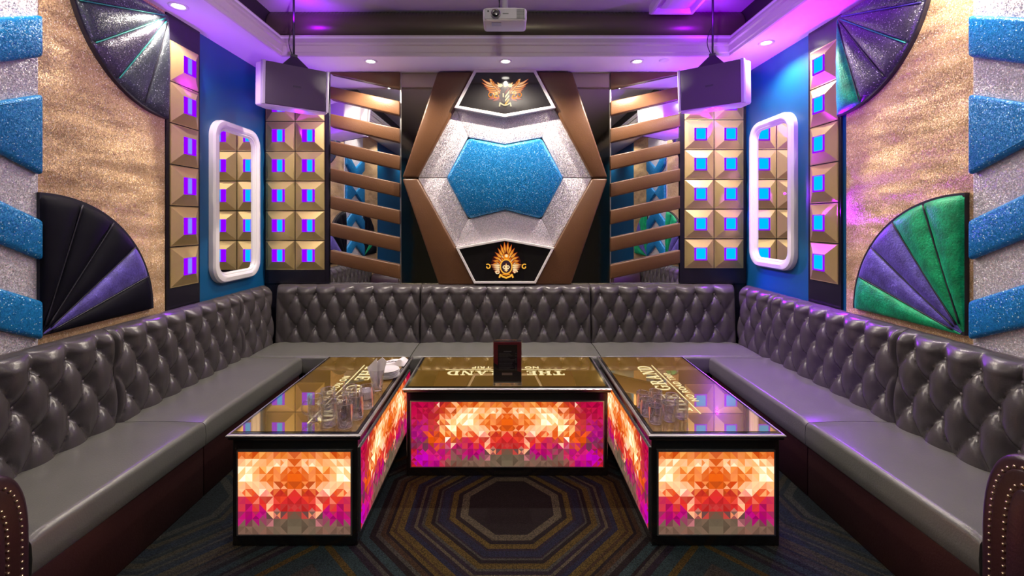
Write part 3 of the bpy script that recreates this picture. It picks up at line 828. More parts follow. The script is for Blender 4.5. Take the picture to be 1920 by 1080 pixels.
for s, fn, nm in ((-1, fl_, 'left'), (1, fr_, 'right')):
    t = thing('banquette', 'tufted grey banquette unit along the %s wall, the one reaching into the far corner' % nm, 'sofa', (s*(W-0.3), 3.2, 0), (0,0,0), GB)
    o, bt = tuft_back('backrest', t, fn, 3.835, 4.355, 3); add_buttons(o, fn, bt)
    o, bt = tuft_back('backrest', t, fn, 2.612, 3.831, 7); add_buttons(o, fn, bt)
    cushion(t, fn, 2.637, 3.882, 0.125, 0.655)
    base(t, fn, 2.637, 3.86, 0.02, 0.645)
    t = thing('banquette', 'tufted grey banquette unit along the %s wall, nearer one with studded end arm' % nm, 'sofa', (s*(W-0.3), 2.1, 0), (0,0,0), GB)
    o, bt = tuft_back('backrest', t, fn, 1.385, 2.608, 7); add_buttons(o, fn, bt)
    cushion(t, fn, 1.668, 2.633, 0.125, 0.655)
    base(t, fn, 1.668, 2.633, 0.02, 0.645)
    # rolled end arm: profile in (y, z) extruded from the seat front towards the wall, nail-trimmed front panel
    hi = 0.825 if s > 0 else 0.745
    def outline(ins, n=32):
        y0_, y1_ = 1.335+ins, 1.664-ins; top = hi-ins; cy = (y0_+y1_)/2; ry = (y1_-y0_)/2; zb = 0.44; rz_ = top-zb
        pts = [(y0_, 0.0), (y1_, 0.0), (y1_, 0.30)]
        for k in range(n+1):
            a = PI*k/n; c_, s_ = math.cos(a), math.sin(a)
            pts.append((cy+ry*math.copysign(abs(c_)**0.75, c_), zb+rz_*abs(s_)**0.75))
        pts.append((y0_, 0.30)); return pts
    ar = MB(); ar.prism(outline(0), lambda y, z, d: fn(y, d, z), 0.20, 0.662)
    arm = obj('arm', ar, M['arm_leather'], t, smooth=True, bevel=0.022, seg=4, angle=0.7)
    b = MB(); b.prism(outline(0.046), lambda y, z, d: fn(y, d, z), 0.645, 0.672)
    obj('arm_facing', b, M['base_leather'], arm, smooth=True, bevel=0.008, angle=0.7)
    b = MB(); b.prism(outline(0.105), lambda y, z, d: fn(y, d, z), 0.655, 0.684)
    obj('inner_panel', b, M['arm_leather'], arm, smooth=True, bevel=0.010, angle=0.7)
    nb_ = bmesh.new(); bmesh.ops.create_uvsphere(nb_, u_segments=8, v_segments=6, radius=0.0055)
    nme = bpy.data.meshes.new('nail_head'); nb_.to_mesh(nme); nb_.free(); nme.materials.append(M['nail'])
    cnt = 0
    for ins, dd in ((0.038, 0.664), (0.092, 0.6735)):
        path = outline(ins, 40)[1:-1]
        acc = 0.02
        for (ax, az), (bx, bz) in zip(path, path[1:]):
            ln = math.hypot(bx-ax, bz-az)
            while acc <= ln and cnt < 98:
                q = acc/ln; y_, z_ = ax+(bx-ax)*q, az+(bz-az)*q
                if z_ > 0.12 and y_ > 1.42:
                    o = bpy.data.objects.new('nail_head', nme); COL.objects.link(o); o.parent = arm
                    o.location = Vector(fn(y_, dd, z_))-wloc(arm); cnt += 1
                acc += 0.026
            acc -= ln

# ------------------------------------------------------------------ tables
BL = [ # |x| in metres from the panel centre, height 0..1, rx, ry, colour, weight
 (0.245,0.70,0.085,0.19,(1.9,1.6,1.15),1.9),(0.15,0.76,0.10,0.16,(1.2,0.66,0.18),0.8),(0.105,0.88,0.035,0.09,(1.7,1.5,1.2),1.3),(0.05,0.80,0.03,0.08,(1.3,0.95,0.55),1.0),
 (0.145,0.50,0.042,0.09,(1.9,1.6,1.2),1.9),(0.20,0.54,0.05,0.06,(1.4,1.05,0.55),1.1),(0.34,0.67,0.065,0.13,(1.8,1.45,0.85),1.6),(0.40,0.60,0.06,0.08,(1.4,1.05,0.5),1.1),
 (0.125,0.28,0.040,0.10,(1.4,0.85,0.42),1.3),(0.46,0.90,0.025,0.05,(1.7,1.3,1.0),1.3),(0.333,0.90,0.022,0.05,(1.7,1.3,0.9),1.2),(0.197,0.88,0.022,0.05,(1.7,1.4,1.2),1.3),
 (0.08,0.64,0.03,0.06,(1.5,1.1,0.7),1.3),(0.028,0.515,0.016,0.04,(1.4,0.9,0.5),1.2),(0.36,0.37,0.026,0.09,(1.6,1.4,1.2),1.2),(0.275,0.45,0.014,0.045,(1.6,1.4,1.3),1.1),
 (0.455,0.42,0.04,0.09,(0.95,0.10,0.0),1.1),(0.26,0.66,0.20,0.24,(0.92,0.24,0.02),0.75),(0.06,0.62,0.14,0.20,(0.78,0.10,0.0),1.2),(0.10,0.95,0.16,0.06,(0.75,0.20,0.02),0.7),
 (0.03,0.42,0.11,0.12,(0.72,0.012,0.03),1.5),(0.16,0.38,0.10,0.10,(0.74,0.015,0.015),1.3),(0.24,0.46,0.07,0.07,(0.78,0.05,0.0),1.1),(0.19,0.22,0.08,0.07,(0.48,0.0,0.20),1.0),(0.30,0.30,0.10,0.10,(0.50,0.0,0.12),0.9),
 (0.44,0.80,0.09,0.16,(0.60,0.015,0.01),0.9),(0.55,0.52,0.04,0.16,(0.48,0.0,0.26),1.0),(0.53,0.86,0.08,0.20,(0.50,0.0,0.06),1.2),(0.47,0.62,0.05,0.12,(0.55,0.004,0.05),1.0),(0.555,0.10,0.026,0.08,(0.55,0.0,0.50),1.0),
 (0.45,0.15,0.06,0.09,(0.55,0.0,0.28),1.0),(0.40,0.12,0.03,0.06,(0.80,0.02,0.02),1.1),(0.47,0.18,0.03,0.05,(0.80,0.03,0.02),1.0),(0.535,0.36,0.05,0.07,(0.08,0.045,0.04),0.9),
 (0.0,0.10,0.10,0.16,(0.13,0.105,0.065),1.6),(0.20,0.04,0.14,0.08,(0.18,0.11,0.075),1.2),(0.33,0.14,0.06,0.09,(0.15,0.10,0.07),0.8)]
def fire(x, v, rnd):
    a = abs(x); wsum = 0.07; c = [0.50*0.07, 0.012*0.07, 0.02*0.07]
    for bx, bv, rx, ry, col, w in BL:
        hot = col[1] > 0.8
        k_ = 0.80 if hot else 1.2
        g = w*math.exp(-((((a-bx)/(rx*k_))**2 + ((v-bv)/(ry*k_))**2)**1.3))
        g = g**1.5
        wsum += g
        for k in range(3): c[k] += col[k]*g
    c = [q/wsum for q in c]
    t = min(1.0, max(0.0, (1.15-rnd)/0.6))        # facets step towards a deeper shade of the same hue
    if c[0] > 0.5 and c[1] > 0.12: c = [c[0]*(1-0.25*t), c[1]*(1-0.62*t), c[2]*(1-0.85*t)]
    else: c = [q*(1-0.45*t) for q in c]
    return tuple(max(0.0, q) for q in c)
def mosaic(fn, half, hgt, cell=0.037):
    """grid of triangles; fn(x, z01)->world; colours mirrored about the centre"""
    b = MB(); n = int(round(2*half/cell)); n += n % 2; nv = max(4, int(round(hgt/cell)))
    dx = 2*half/n; rr = {}
    for i in range(n):
        for j in range(nv):
            x0 = -half+dx*i; x1 = x0+dx; v0, v1 = j/nv, (j+1)/nv; xm, vm = (x0+x1)/2, (v0+v1)/2
            dist = int(abs(xm)/dx)           # cells from the centre line
            key = (dist, j)
            if key not in rr:
                R = random.Random(key[0]*977+key[1]*131+5)
                rr[key] = (R.random(), [0.55+0.75*R.random() for _ in range(4)], [R.uniform(-1,1)*0.030 for _ in range(4)], [R.uniform(-1,1)*0.07 for _ in range(4)])
            kind, js, ox, ov = rr[key]
            sgn = 1 if xm > 0 else -1
            xi, xo = (x0, x1) if sgn > 0 else (x1, x0)     # inner / outer edge
            if kind < 0.36: tris = [((xi,v0),(xo,v0),(xi,v1)), ((xo,v0),(xo,v1),(xi,v1))]
            elif kind < 0.72: tris = [((xi,v0),(xo,v0),(xo,v1)), ((xi,v0),(xo,v1),(xi,v1))]
            else: tris = [((xi,v0),(xo,v0),(xm,vm)), ((xo,v0),(xo,v1),(xm,vm)), ((xo,v1),(xi,v1),(xm,vm)), ((xi,v1),(xi,v0),(xm,vm))]
            for k, tr in enumerate(tris):
                cxx = abs(sum(p[0] for p in tr)/3)+ox[k]; cv = sum(p[1] for p in tr)/3+ov[k]
                b.face([fn(p[0], p[1]) for p in tr], fire(abs(cxx), cv, js[k]))
    return b
SERIF = {}
def _letters():
    def R(x0, y0, x1, y1): return [(x0,y0),(x1,y0),(x1,y1),(x0,y1)]
    def arc(cx, cy, rx, ry, a0, a1, tx, ty, n=14):
        out = []
        for k in range(n):
            p, q = a0+(a1-a0)*k/n, a0+(a1-a0)*(k+1)/n
            out.append([(cx+rx*math.cos(p), cy+ry*math.sin(p)), (cx+rx*math.cos(q), cy+ry*math.sin(q)),
                        (cx+(rx-tx)*math.cos(q), cy+(ry-ty)*math.sin(q)), (cx+(rx-tx)*math.cos(p), cy+(ry-ty)*math.sin(p))])
        return out
    SERIF['T'] = (0.92, [R(0,.88,.92,1), R(.33,0,.59,.9), R(.18,0,.74,.1), R(0,.66,.1,.9), R(.82,.66,.92,.9)])
    SERIF['H'] = (1.05, [R(.1,0,.34,1), R(.71,0,.95,1), R(.3,.44,.75,.56), R(0,0,.44,.1), R(0,.9,.44,1), R(.61,0,1.05,.1), R(.61,.9,1.05,1)])
    SERIF['E'] = (0.85, [R(.1,0,.34,1), R(0,0,.82,.1), R(0,.9,.8,1), R(.3,.45,.6,.56), R(.72,.7,.8,.92), R(.74,.08,.82,.32), R(.54,.36,.61,.65)])
    SERIF['G'] = (1.0, arc(.5,.5,.5,.51, 0.7, 2*PI-0.55, .22, .1) + [R(.70,.05,.92,.46), R(.56,.4,1.02,.5), R(.80,.66,.88,.96)])
    SERIF['R'] = (1.0, [R(.1,0,.34,1), R(0,0,.44,.1), R(0,.9,.5,1), R(.3,.46,.52,.56), [(.42,.5),(.64,.5),(.98,.02),(.76,.0)], R(.72,0,1.05,.1)] + arc(.48,.73,.34,.27,-PI/2,PI/2,.22,.1))
    SERIF['A'] = (1.05, [[(.14,0),(.26,0),(.56,1),(.46,1)], [(.46,1),(.60,1),(.98,0),(.70,0)], R(.28,.3,.74,.4), R(0,0,.38,.1), R(.6,0,1.08,.1)])
    SERIF['N'] = (1.05, [R(.12,0,.24,1), R(.82,0,.94,1), [(.1,1),(.36,1),(.94,0),(.72,0)], R(0,0,.36,.1), R(0,.9,.3,1), R(.68,.9,1.05,1)])
    SERIF['D'] = (1.0, [R(.1,0,.34,1), R(0,0,.5,.1), R(0,.9,.5,1)] + arc(.46,.5,.52,.5,-PI/2,PI/2,.24,.1))
_letters()
def table_text(parent, origin, rd, up, z, width=0.815, h=0.085):
    """THE GRAND over a rule and a smaller line, laid flat; rd = reading direction, up = letter up direction"""
    rd = Vector(rd); up = Vector(up); o = Vector(origin)
    adv = 0; seq = []
    for ch in 'THE GRAND':
        if ch == ' ': adv += 0.75; continue
        w, polys = SERIF[ch]; seq.append((adv, polys)); adv += w+0.14
    adv -= 0.14; k = width/adv
    b = MB()
    for a, polys in seq:
        for pl in polys:
            pts = [o + rd*((a+x)*k-width/2) + up*(y*h) for x, y in pl]
            b.face([(p.x, p.y, z) for p in pts])
    obj('lettering', b, M['letter'], parent)
    b = MB(); a, c = o - rd*(width/2+0.02) - up*0.030, o + rd*(width/2+0.02) - up*0.022
    q = [o - rd*(width/2+0.02) - up*0.030, o + rd*(width/2+0.02) - up*0.030, o + rd*(width/2+0.02) - up*0.022, o - rd*(width/2+0.02) - up*0.022]
    b.face([(p.x, p.y, z) for p in q]); obj('rule', b, M['letter'], parent)
    cu = bpy.data.curves.new('subtitle', 'FONT'); cu.body = 'NO ROAD TRIP'; cu.align_x = 'CENTER'; cu.size = 0.062; cu.space_character = 1.15; cu.offset = 0.0012
    to = bpy.data.objects.new('tmp', cu); COL.objects.link(to)
    bpy.context.view_layer.update()
    me = bpy.data.meshes.new_from_object(to.evaluated_get(bpy.context.evaluated_depsgraph_get()))
    COL.objects.unlink(to); bpy.data.objects.remove(to)
    off = wloc(parent)
    for v in me.vertices:
        p = o + rd*v.co.x + up*(v.co.y - 0.092); v.co = (p.x-off.x, p.y-off.y, z-off.z)
    me.materials.clear(); me.materials.append(M['letter'])
    so = bpy.data.objects.new('small_lettering', me); COL.objects.link(so); so.parent = parent

TOPZ = 0.572
def table(label, x0, x1, y0, y1, lit, txt):
    t = thing('lounge_table', label, 'table', ((x0+x1)/2, (y0+y1)/2, 0), (0,0,0), 'lit lounge tables')
    i = 0.018
    X0, X1, Yf, Yb = x0+i, x1-i, y0+i, y1-i
    b = MB(); b.box(X0, X1, Yf, Yb, 0.0, 0.535)
    obj('body', b, M['gloss_black'], t, bevel=0.006)
    b = MB(); b.box(x0, x1, y0, y1, 0.535, 0.562); obj('top_frame', b, M['gloss_black'], t, smooth=True, bevel=0.010, seg=3, angle=0.6)
    # polished rim
    b = MB(); rows = []
    for ins, z in ((-0.002, 0.552), (-0.004, 0.560), (0.002, 0.5655), (0.010, 0.5655), (0.012, 0.558)):
        rows.append([(x0+ins, y0+ins, z), (x1-ins, y0+ins, z), (x1-ins, y1-ins, z), (x0+ins, y1-ins, z)])
    b.grid(rows, None, True); obj('rim', b, M['chrome'], t, recalc=False)
    e = 0.028
    b = MB(); b.box(x0+e, x1-e, y0+e, y1-e, 0.560, 0.5695); obj('glass_top', b, M['tabletop'], t)
    b = MB()
    for a, c in ((0.0125, e-0.002),):
        b.box(x0+a, x1-a, y0+a, y0+c, 0.558, 0.567); b.box(x0+a, x1-a, y1-c, y1-a, 0.558, 0.567)
        b.box(x0+a, x0+c, y0+c, y1-c, 0.558, 0.567); b.box(x1-c, x1-a, y0+c, y1-c, 0.558, 0.567)
    obj('glass_border', b, M['gloss_black'], t)
    zz0, zz1 = 0.062, 0.475
    for sd in lit:
        if sd == 'f':
            c = (X0+X1)/2; hl = (X1-X0)/2-0.032
            fn = lambda x, v, c=c: (c+x, Yf-0.004, zz0+(zz1-zz0)*v)
            fx = lambda u, z, d, c=c: (c+u, Yf-d, z)
        elif sd == 'l':
            c = (Yf+Yb)/2; hl = (Yb-Yf)/2-0.032
            fn = lambda x, v, c=c: (X0-0.004, c+x, zz0+(zz1-zz0)*v); fx = lambda u, z, d, c=c: (X0-d, c+u, z)
        else:
            c = (Yf+Yb)/2; hl = (Yb-Yf)/2-0.032
            fn = lambda x, v, c=c: (X1+0.004, c+x, zz0+(zz1-zz0)*v); fx = lambda u, z, d, c=c: (X1+d, c+u, z)
        obj('light_panel', mosaic(fn, hl, zz1-zz0), M['screen'], t, recalc=False)
        b = MB(); w_ = 0.007
        for u0_, u1_, a0_, a1_ in ((-hl-w_, hl+w_, zz1, zz1+w_), (-hl-w_, hl+w_, zz0-w_, zz0), (-hl-w_, -hl, zz0, zz1), (hl, hl+w_, zz0, zz1)):
            b.prism([(u0_, a0_), (u1_, a0_), (u1_, a1_), (u0_, a1_)], fx, 0.0, 0.008)
        obj('panel_bezel', b, M['chrome'], t)
    table_text(t, *txt)
    return t
TZ = 0.5712
table('black table with lit mosaic sides and beer mugs, left of the three', -1.388, -0.725, 2.215, 3.485, 'fr', ((-1.010, 2.80, 0), (0,-1,0), (1,0,0), TZ, 0.90, 0.095))
table('black table with lit mosaic front and a menu stand, the middle one', -0.652, 0.672, 2.828, 3.485, 'f', ((0.0, 3.145, 0), (-1,0,0), (0,-1,0), TZ))
table('black table with lit mosaic sides and tumblers, right of the three', 0.715, 1.392, 2.215, 3.485, 'fl', ((1.045, 2.855, 0), (0,1,0), (-1,0,0), TZ, 0.78, 0.095))

# ------------------------------------------------------------------ things on the tables
TT = 0.5708
def mug_proto():
    b = MB(); r = 0.038; h = 0.128
    n = 32
    prof = [(0.0,0.0),(r*0.8,0.0),(r*0.95,0.004),(r,0.012),(r,h*0.5),(r*1.02,h-0.004),(r*1.0,h),(r*0.93,h-0.003),(r*0.86,h*0.5),(r*0.84,0.022),(r*0.6,0.016),(0.0,0.015)]
    rows = []
    for rr, z in prof:
        row = []
        for k in range(n):
            a = 2*PI*k/n; q = rr*(1 + (0.035*math.cos(8*a) if (0.02 < z < h*0.75 and rr > r*0.97) else 0)); row.append((q*math.cos(a), q*math.sin(a), z))
        rows.append(row)
    b.grid(rows, None, True)
    t = thing('beer_mug', 'mug', 'mug', (0,0,0), (0,0,0), 'glass beer mugs on the left table')
    obj('vessel', b, M['glass'], t, smooth=True, local=True, recalc=True)
    b = MB(); pts = []
    for k in range(15):
        a = -PI/2+PI*k/14; pts.append((r*0.96+0.032*math.cos(a)**0.8 if math.cos(a) > 0 else r*0.96, 0.0, h*0.52+0.036*math.sin(a)))
    b.tube(pts, 0.0055, 10); obj('handle', b, M['glass'], t, smooth=True, local=True)
    return t
mp = mug_proto()
MUG = [(-0.823,2.285,1.9,'ribbed glass beer mug nearest the front right of the mug cluster'),
       (-0.912,2.300,2.7,'ribbed glass beer mug in the front row of the cluster, middle'),
       (-1.012,2.372,3.3,'ribbed glass beer mug at the left end, handle sticking out left'),
       (-0.800,2.385,1.5,'ribbed glass beer mug behind the front right mug'),
       (-0.893,2.405,1.6,'ribbed glass beer mug in the second row of the cluster, middle'),
       (-0.985,2.470,2.6,'ribbed glass beer mug in the second row of the cluster, left'),
       (-0.785,2.520,1.3,'ribbed glass beer mug at the right rear of the cluster, by the white bowl'),
       (-0.880,2.515,1.9,'ribbed glass beer mug at the back of the cluster, by the lettering')]
for k, (x, y, a, lab) in enumerate(MUG):
    o = mp if k == 0 else copy_tree(mp)
    o.location = (x, y, TT); o.rotation_euler = (0,0,a); o['label'] = lab
# tumblers
def tumbler():
    b = MB(); r = 0.036; h = 0.092
    prof = [(0,0),(r*0.82,0),(r*0.9,0.004),(r*0.93,0.012),(r,h-0.003),(r*0.98,h),(r*0.93,h-0.003),(r*0.86,0.024),(r*0.7,0.018),(0,0.017)]
    rows = []; n = 32
    for rr, z in prof:
        rows.append([(rr*(1+(0.03*math.cos(10*2*PI*k/n) if 0.008 < z < 0.02 and rr > r*0.9 else 0))*math.cos(2*PI*k/n), rr*(1+(0.03*math.cos(10*2*PI*k/n) if 0.008 < z < 0.02 and rr > r*0.9 else 0))*math.sin(2*PI*k/n), z) for k in range(n)])
    b.grid(rows, None, True)
    return obj('tumbler', b, M['glass'], None, smooth=True)
tp = tumbler()
TUM = [(0.785,2.335,'clear glass tumbler standing nearest on the right table'),
       (0.868,2.365,'clear glass tumbler in the front row on the right table, middle'),
       (0.945,2.395,'clear glass tumbler in the front row on the right table, right end'),
       (0.768,2.425,'clear glass tumbler in the second row by the inner edge of the right table'),
       (0.850,2.450,'clear glass tumbler in the second row on the right table, middle'),
       (0.928,2.480,'clear glass tumbler in the second row on the right table, right end'),
       (0.775,2.515,'clear glass tumbler at the back left of its group on the right table'),
       (0.856,2.540,'clear glass tumbler at the back right of its group on the right table')]
for k, (x, y, lab) in enumerate(TUM):
    o = tp if k == 0 else tp.copy()
    if k: COL.objects.link(o)
    o.location = (x, y, TT); o.rotation_euler = (0,0,random.random()*3); tag(o, lab, 'glass', 'tumblers on the right table')
# napkin glass
t = thing('napkin_glass', 'tapered clear glass holding folded white napkins on the left table', 'glass', (-0.805, 2.79, TT))
b = MB(); b.lathe([(0,0),(0.030,0),(0.033,0.006),(0.033,0.014),(0.046,0.128),(0.0445,0.130),(0.043,0.126),(0.030,0.020),(0,0.018)], 0, 0, 0, 32)
obj('vessel', b, M['glass'], t, smooth=True, local=True)
nap = thing('paper_napkins', 'folded white paper napkins fanned out in the tapered glass', 'napkin', (-0.805, 2.79, TT+0.024))
for k, (sx, lean, rot, hh) in enumerate(((-0.004, -0.42, 0.1, 0.150), (0.006, 0.50, -0.15, 0.158), (0.0, -0.18, 0.35, 0.135), (0.003, 0.22, 0.0, 0.138))):
    b = MB(); rows = []
    dy = -0.012+0.008*k
    for j in range(9):
        tq = j/8; w = 0.020+0.034*tq; zz = hh*tq
        row = []
        for i in range(7):
            u = -1+2*i/6; x = sx + lean*0.055*tq + u*w*0.55; zt = zz + (0.022*tq*(1-abs(u)) if k != 0 else 0.03*tq*u)
            row.append((x, dy*1.0 + 0.004*math.cos(u*3+k) + rot*0.02*u, zt))
        rows.append(row)
    top = rows; bk = [[(p[0], p[1]+0.0035, p[2]) for p in r] for r in rows]
    b.grid(top); b.grid(bk)
    for j in range(8):
        for i in (0, 6): b.face([top[j][i], top[j+1][i], bk[j+1][i], bk[j][i]])
    for i in range(6):
        b.face([top[8][i], top[8][i+1], bk[8][i+1], bk[8][i]]); b.face([top[0][i], top[0][i+1], bk[0][i+1], bk[0][i]])
    obj('napkin', b, M['napkin'], nap, smooth=True, local=True, angle=0.6)
# white bowl / dish
b = MB(); b.lathe([(0,0),(0.036,0),(0.040,0.004),(0.042,0.044),(0.041,0.048),(0.038,0.046),(0.036,0.010),(0,0.008)], 0, 0, 0, 32)
o = obj('sauce_dish', b, M['porcelain'], None, smooth=True); o.location = (-0.835, 2.665, TT)
tag(o, 'small round white dish behind the beer mugs', 'dish')
# plates
b = MB(); b.lathe([(0,0),(0.045,0),(0.048,0.004),(0.078,0.0105),(0.079,0.0125),(0.076,0.0130),(0.046,0.0068),(0,0.006)], 0, 0, 0, 40)
pl = obj('plate', b, M['porcelain'], None, smooth=True)
ORD = ['lowest', 'second from the bottom', 'third from the bottom', 'third from the top', 'second from the top', 'topmost']
for k in range(6):
    o = pl if k == 0 else pl.copy()
    if k: COL.objects.link(o)
    o.location = (-0.800+0.002*math.sin(k*2.1), 3.02+0.002*math.cos(k*1.7), TT+0.0088*k)
    tag(o, 'white side plate, %s of the stack beside the napkin glass' % ORD[k], 'plate', 'stacked side plates')
# folded printed cloth
t = thing('folded_towel', 'folded white towel with bold black print at the back of the left table', 'towel', (-0.84, 3.27, TT))
b = MB(); rows = []
for j in range(13):
    v = j/12; row = []
    for i in range(25):
        u = i/24; x = -0.13+0.23*u; y = -0.065+0.15*v + 0.03*u
        z = 0.016 + 0.012*math.sin(u*9+v*3)*0.5 + 0.010*math.sin(v*5+u*2) + (0.018 if u > 0.72 else 0)*math.sin(PI*min(1, (u-0.72)/0.28) if u > 0.72 else 0)
        e = min(u, 1-u, v, 1-v); z *= min(1, e/0.06+0.15)
        row.append((x, y, z))
    rows.append(row)
b.grid(rows); b.grid([[(p[0], p[1], 0.0) for p in r] for r in rows])
for j in range(12):
    for i in (0, 24): b.face([rows[j][i], rows[j+1][i], (rows[j+1][i][0], rows[j+1][i][1], 0), (rows[j][i][0], rows[j][i][1], 0)])
for i in range(24):
    for j in (0, 12): b.face([rows[j][i], rows[j][i+1], (rows[j][i+1][0], rows[j][i+1][1], 0), (rows[j][i][0], rows[j][i][1], 0)])
obj('cloth', b, M['napkin'], t, smooth=True, local=True, angle=0.8)
def towel_z(x, y):
    u = (x+0.13)/0.23; v = (y+0.065-0.03*u)/0.15
    return 0.016 + 0.012*math.sin(u*9+v*3)*0.5 + 0.010*math.sin(v*5+u*2) + (0.018*math.sin(PI*min(1, (u-0.72)/0.28)) if u > 0.72 else 0)
b = MB()
for pts in ([(-0.05,0.0),(-0.02,0.035),(0.0,0.06)], [(-0.02,0.0),(0.005,0.03),(0.03,0.055)], [(0.01,-0.005),(0.028,0.02),(0.022,0.045),(0.0,0.02)], [(-0.06,0.03),(-0.03,0.065)]):
    for (ax, ay), (bx, by) in zip(pts, pts[1:]):
        for q in range(5):
            p0 = (ax+(bx-ax)*q/5, ay+(by-ay)*q/5); p1 = (ax+(bx-ax)*(q+1)/5, ay+(by-ay)*(q+1)/5)
            b.face([(p0[0]-0.007,p0[1],towel_z(p0[0]-0.007,p0[1])+0.0015),(p1[0]-0.007,p1[1],towel_z(p1[0]-0.007,p1[1])+0.0015),(p1[0]+0.007,p1[1],towel_z(p1[0]+0.007,p1[1])+0.0015),(p0[0]+0.007,p0[1],towel_z(p0[0]+0.007,p0[1])+0.0015)])
obj('print', b, M['cloth_print'], t, local=True)
# menu stand
t = thing('menu_stand', 'clear acrylic stand with dark red drinks card on the middle table', 'menu stand', (0.012, 2.89, TT))
b = MB(); b.box(-0.093, 0.093, -0.035, 0.035, 0.0, 0.006); b.box(-0.093, 0.093, -0.0055, -0.002, 0.006, 0.286); b.box(-0.093, 0.093, 0.002, 0.0055, 0.006, 0.286)
obj('holder', b, M['acrylic'], t, local=True, bevel=0.0006, seg=1)
b = MB(); b.box(-0.0905, 0.0905, -0.0015, 0.0015, 0.007, 0.272); card = obj('card', b, M['menu_red'], t, local=True)
b = MB()
b.face([(-0.062,-0.0017,0.009),(0.064,-0.0017,0.009),(0.064,-0.0017,0.255),(-0.062,-0.0017,0.255)])
b.face([(-0.0903,-0.00165,0.008),(0.0903,-0.00165,0.008),(0.0903,-0.00165,0.075),(0.03,-0.00165,0.10),(-0.06,-0.00165,0.12),(-0.0903,-0.00165,0.14)])
obj('dark_print', b, M['menu_black'], card, local=True)
b = MB(); R = random.Random(3)
b.face([(-0.025,-0.0019,0.208),(0.026,-0.0019,0.208),(0.026,-0.0019,0.215),(-0.025,-0.0019,0.215)])
z = 0.198
while z > 0.088:
    ln = 0.06+0.045*R.random(); b.face([(-0.055,-0.0019,z),(-0.055+ln,-0.0019,z),(-0.055+ln,-0.0019,z+0.0028),(-0.055,-0.0019,z+0.0028)])
    if R.random() < 0.6: b.face([(0.050,-0.0019,z),(0.060,-0.0019,z),(0.060,-0.0019,z+0.0028),(0.050,-0.0019,z+0.0028)])
    z -= 0.0082
obj('text_lines', b, M['menu_text'], card, local=True)
b = MB(); b.face([(-0.036,-0.0019,0.058),(0.032,-0.0019,0.058),(0.032,-0.0019,0.074),(-0.036,-0.0019,0.074)])
obj('footer_block', b, M['menu_brass'], card, local=True)

# ------------------------------------------------------------------ ceiling fittings
def speaker(s, loc, yaw, nm):
    """local: front faces -y, x to viewer's right"""
    t = thing('loudspeaker', 'grey fronted white loudspeaker hanging from the ceiling in the %s corner' % nm, 'speaker', loc, (math.radians(5), 0, yaw), 'hanging loudspeakers')
    w, h = 0.245, 0.178
    def pr(poly, z0, z1): 
        b = MB(); b.prism(poly, lambda x, y, z: (x, y, z), z0, z1); return b
    obj('cabinet', pr([(-w,0.02),(w,0.02),(w+0.045,0.15),(0.2,0.30),(-0.2,0.30),(-w-0.045,0.15)], -h, h), M['white_plastic'], t, local=True, smooth=True, bevel=0.018, seg=3, angle=0.6)
    b = MB(); b.box(-w+0.012, w-0.012, -0.008, 0.03, -h+0.008, h-0.008); obj('grille', b, M['grille'], t, local=True, smooth=True, bevel=0.006, angle=0.6)
    for sg in (-1, 1):
        b = MB(); b.prism([(sg*(w-0.010), -0.006), (sg*(w+0.012), 0.0), (sg*(w+0.022), 0.03), (sg*(w-0.010), 0.03)], lambda x, y, z: (x, y, z), -h+0.002, h-0.002)
        obj('side_cheek', b, M['grey_plastic'], t, local=True, bevel=0.004)
    b = MB(); b.face([(-0.032,-0.0086,-0.008),(0.032,-0.0086,-0.008),(0.032,-0.0086,0.008),(-0.032,-0.0086,0.008)]); b.box(-0.032, 0.032, -0.0105, -0.0082, -0.007, 0.007)
    obj('badge', b, M['black_metal'], t, local=True)
    b = MB()
    b.add([(-0.11,0.05,h-0.004),(0.11,0.05,h-0.004),(0.11,0.23,h-0.004),(-0.11,0.23,h-0.004),(-0.018,0.12,h+0.10),(0.018,0.12,h+0.10),(0.018,0.16,h+0.10),(-0.018,0.16,h+0.10)],
          [(0,3,2,1),(4,5,6,7),(0,1,5,4),(1,2,6,5),(2,3,7,6),(3,0,4,7)])
    b.box(-0.024, 0.024, 0.116, 0.164, h+0.09, h+0.115)
    obj('bracket', b, M['black_metal'], t, local=True)
    top = CEIL - loc[2] - 0.006
    yt = 0.14 + (top-h-0.11)*math.tan(math.radians(5))
    b = MB(); b.tube([(0,0.14,h+0.11), (0,yt,top-0.05), (0,yt,top-0.02)], 0.009, 8); b.lathe([(0.0,top-0.03),(0.035,top-0.03),(0.045,top-0.01),(0.045,top-0.002),(0,top-0.002)], 0, yt, 0, 16)
    obj('hanging_rod', b, M['black_metal'], t, local=True, smooth=True)
    b = MB(); b.tube([(-0.012+(-0.030*math.sin(PI*k/10)), 0.14, h+0.11+0.22*k/10) for k in range(11)], 0.0035, 6)
    obj('cable', b, M['black_metal'], t, local=True, smooth=True)
    return t
speaker(-1, (-1.755, 3.745, 2.755), math.radians(37), 'left')
speaker(1, (1.715, 3.745, 2.765), math.radians(-37), 'right')

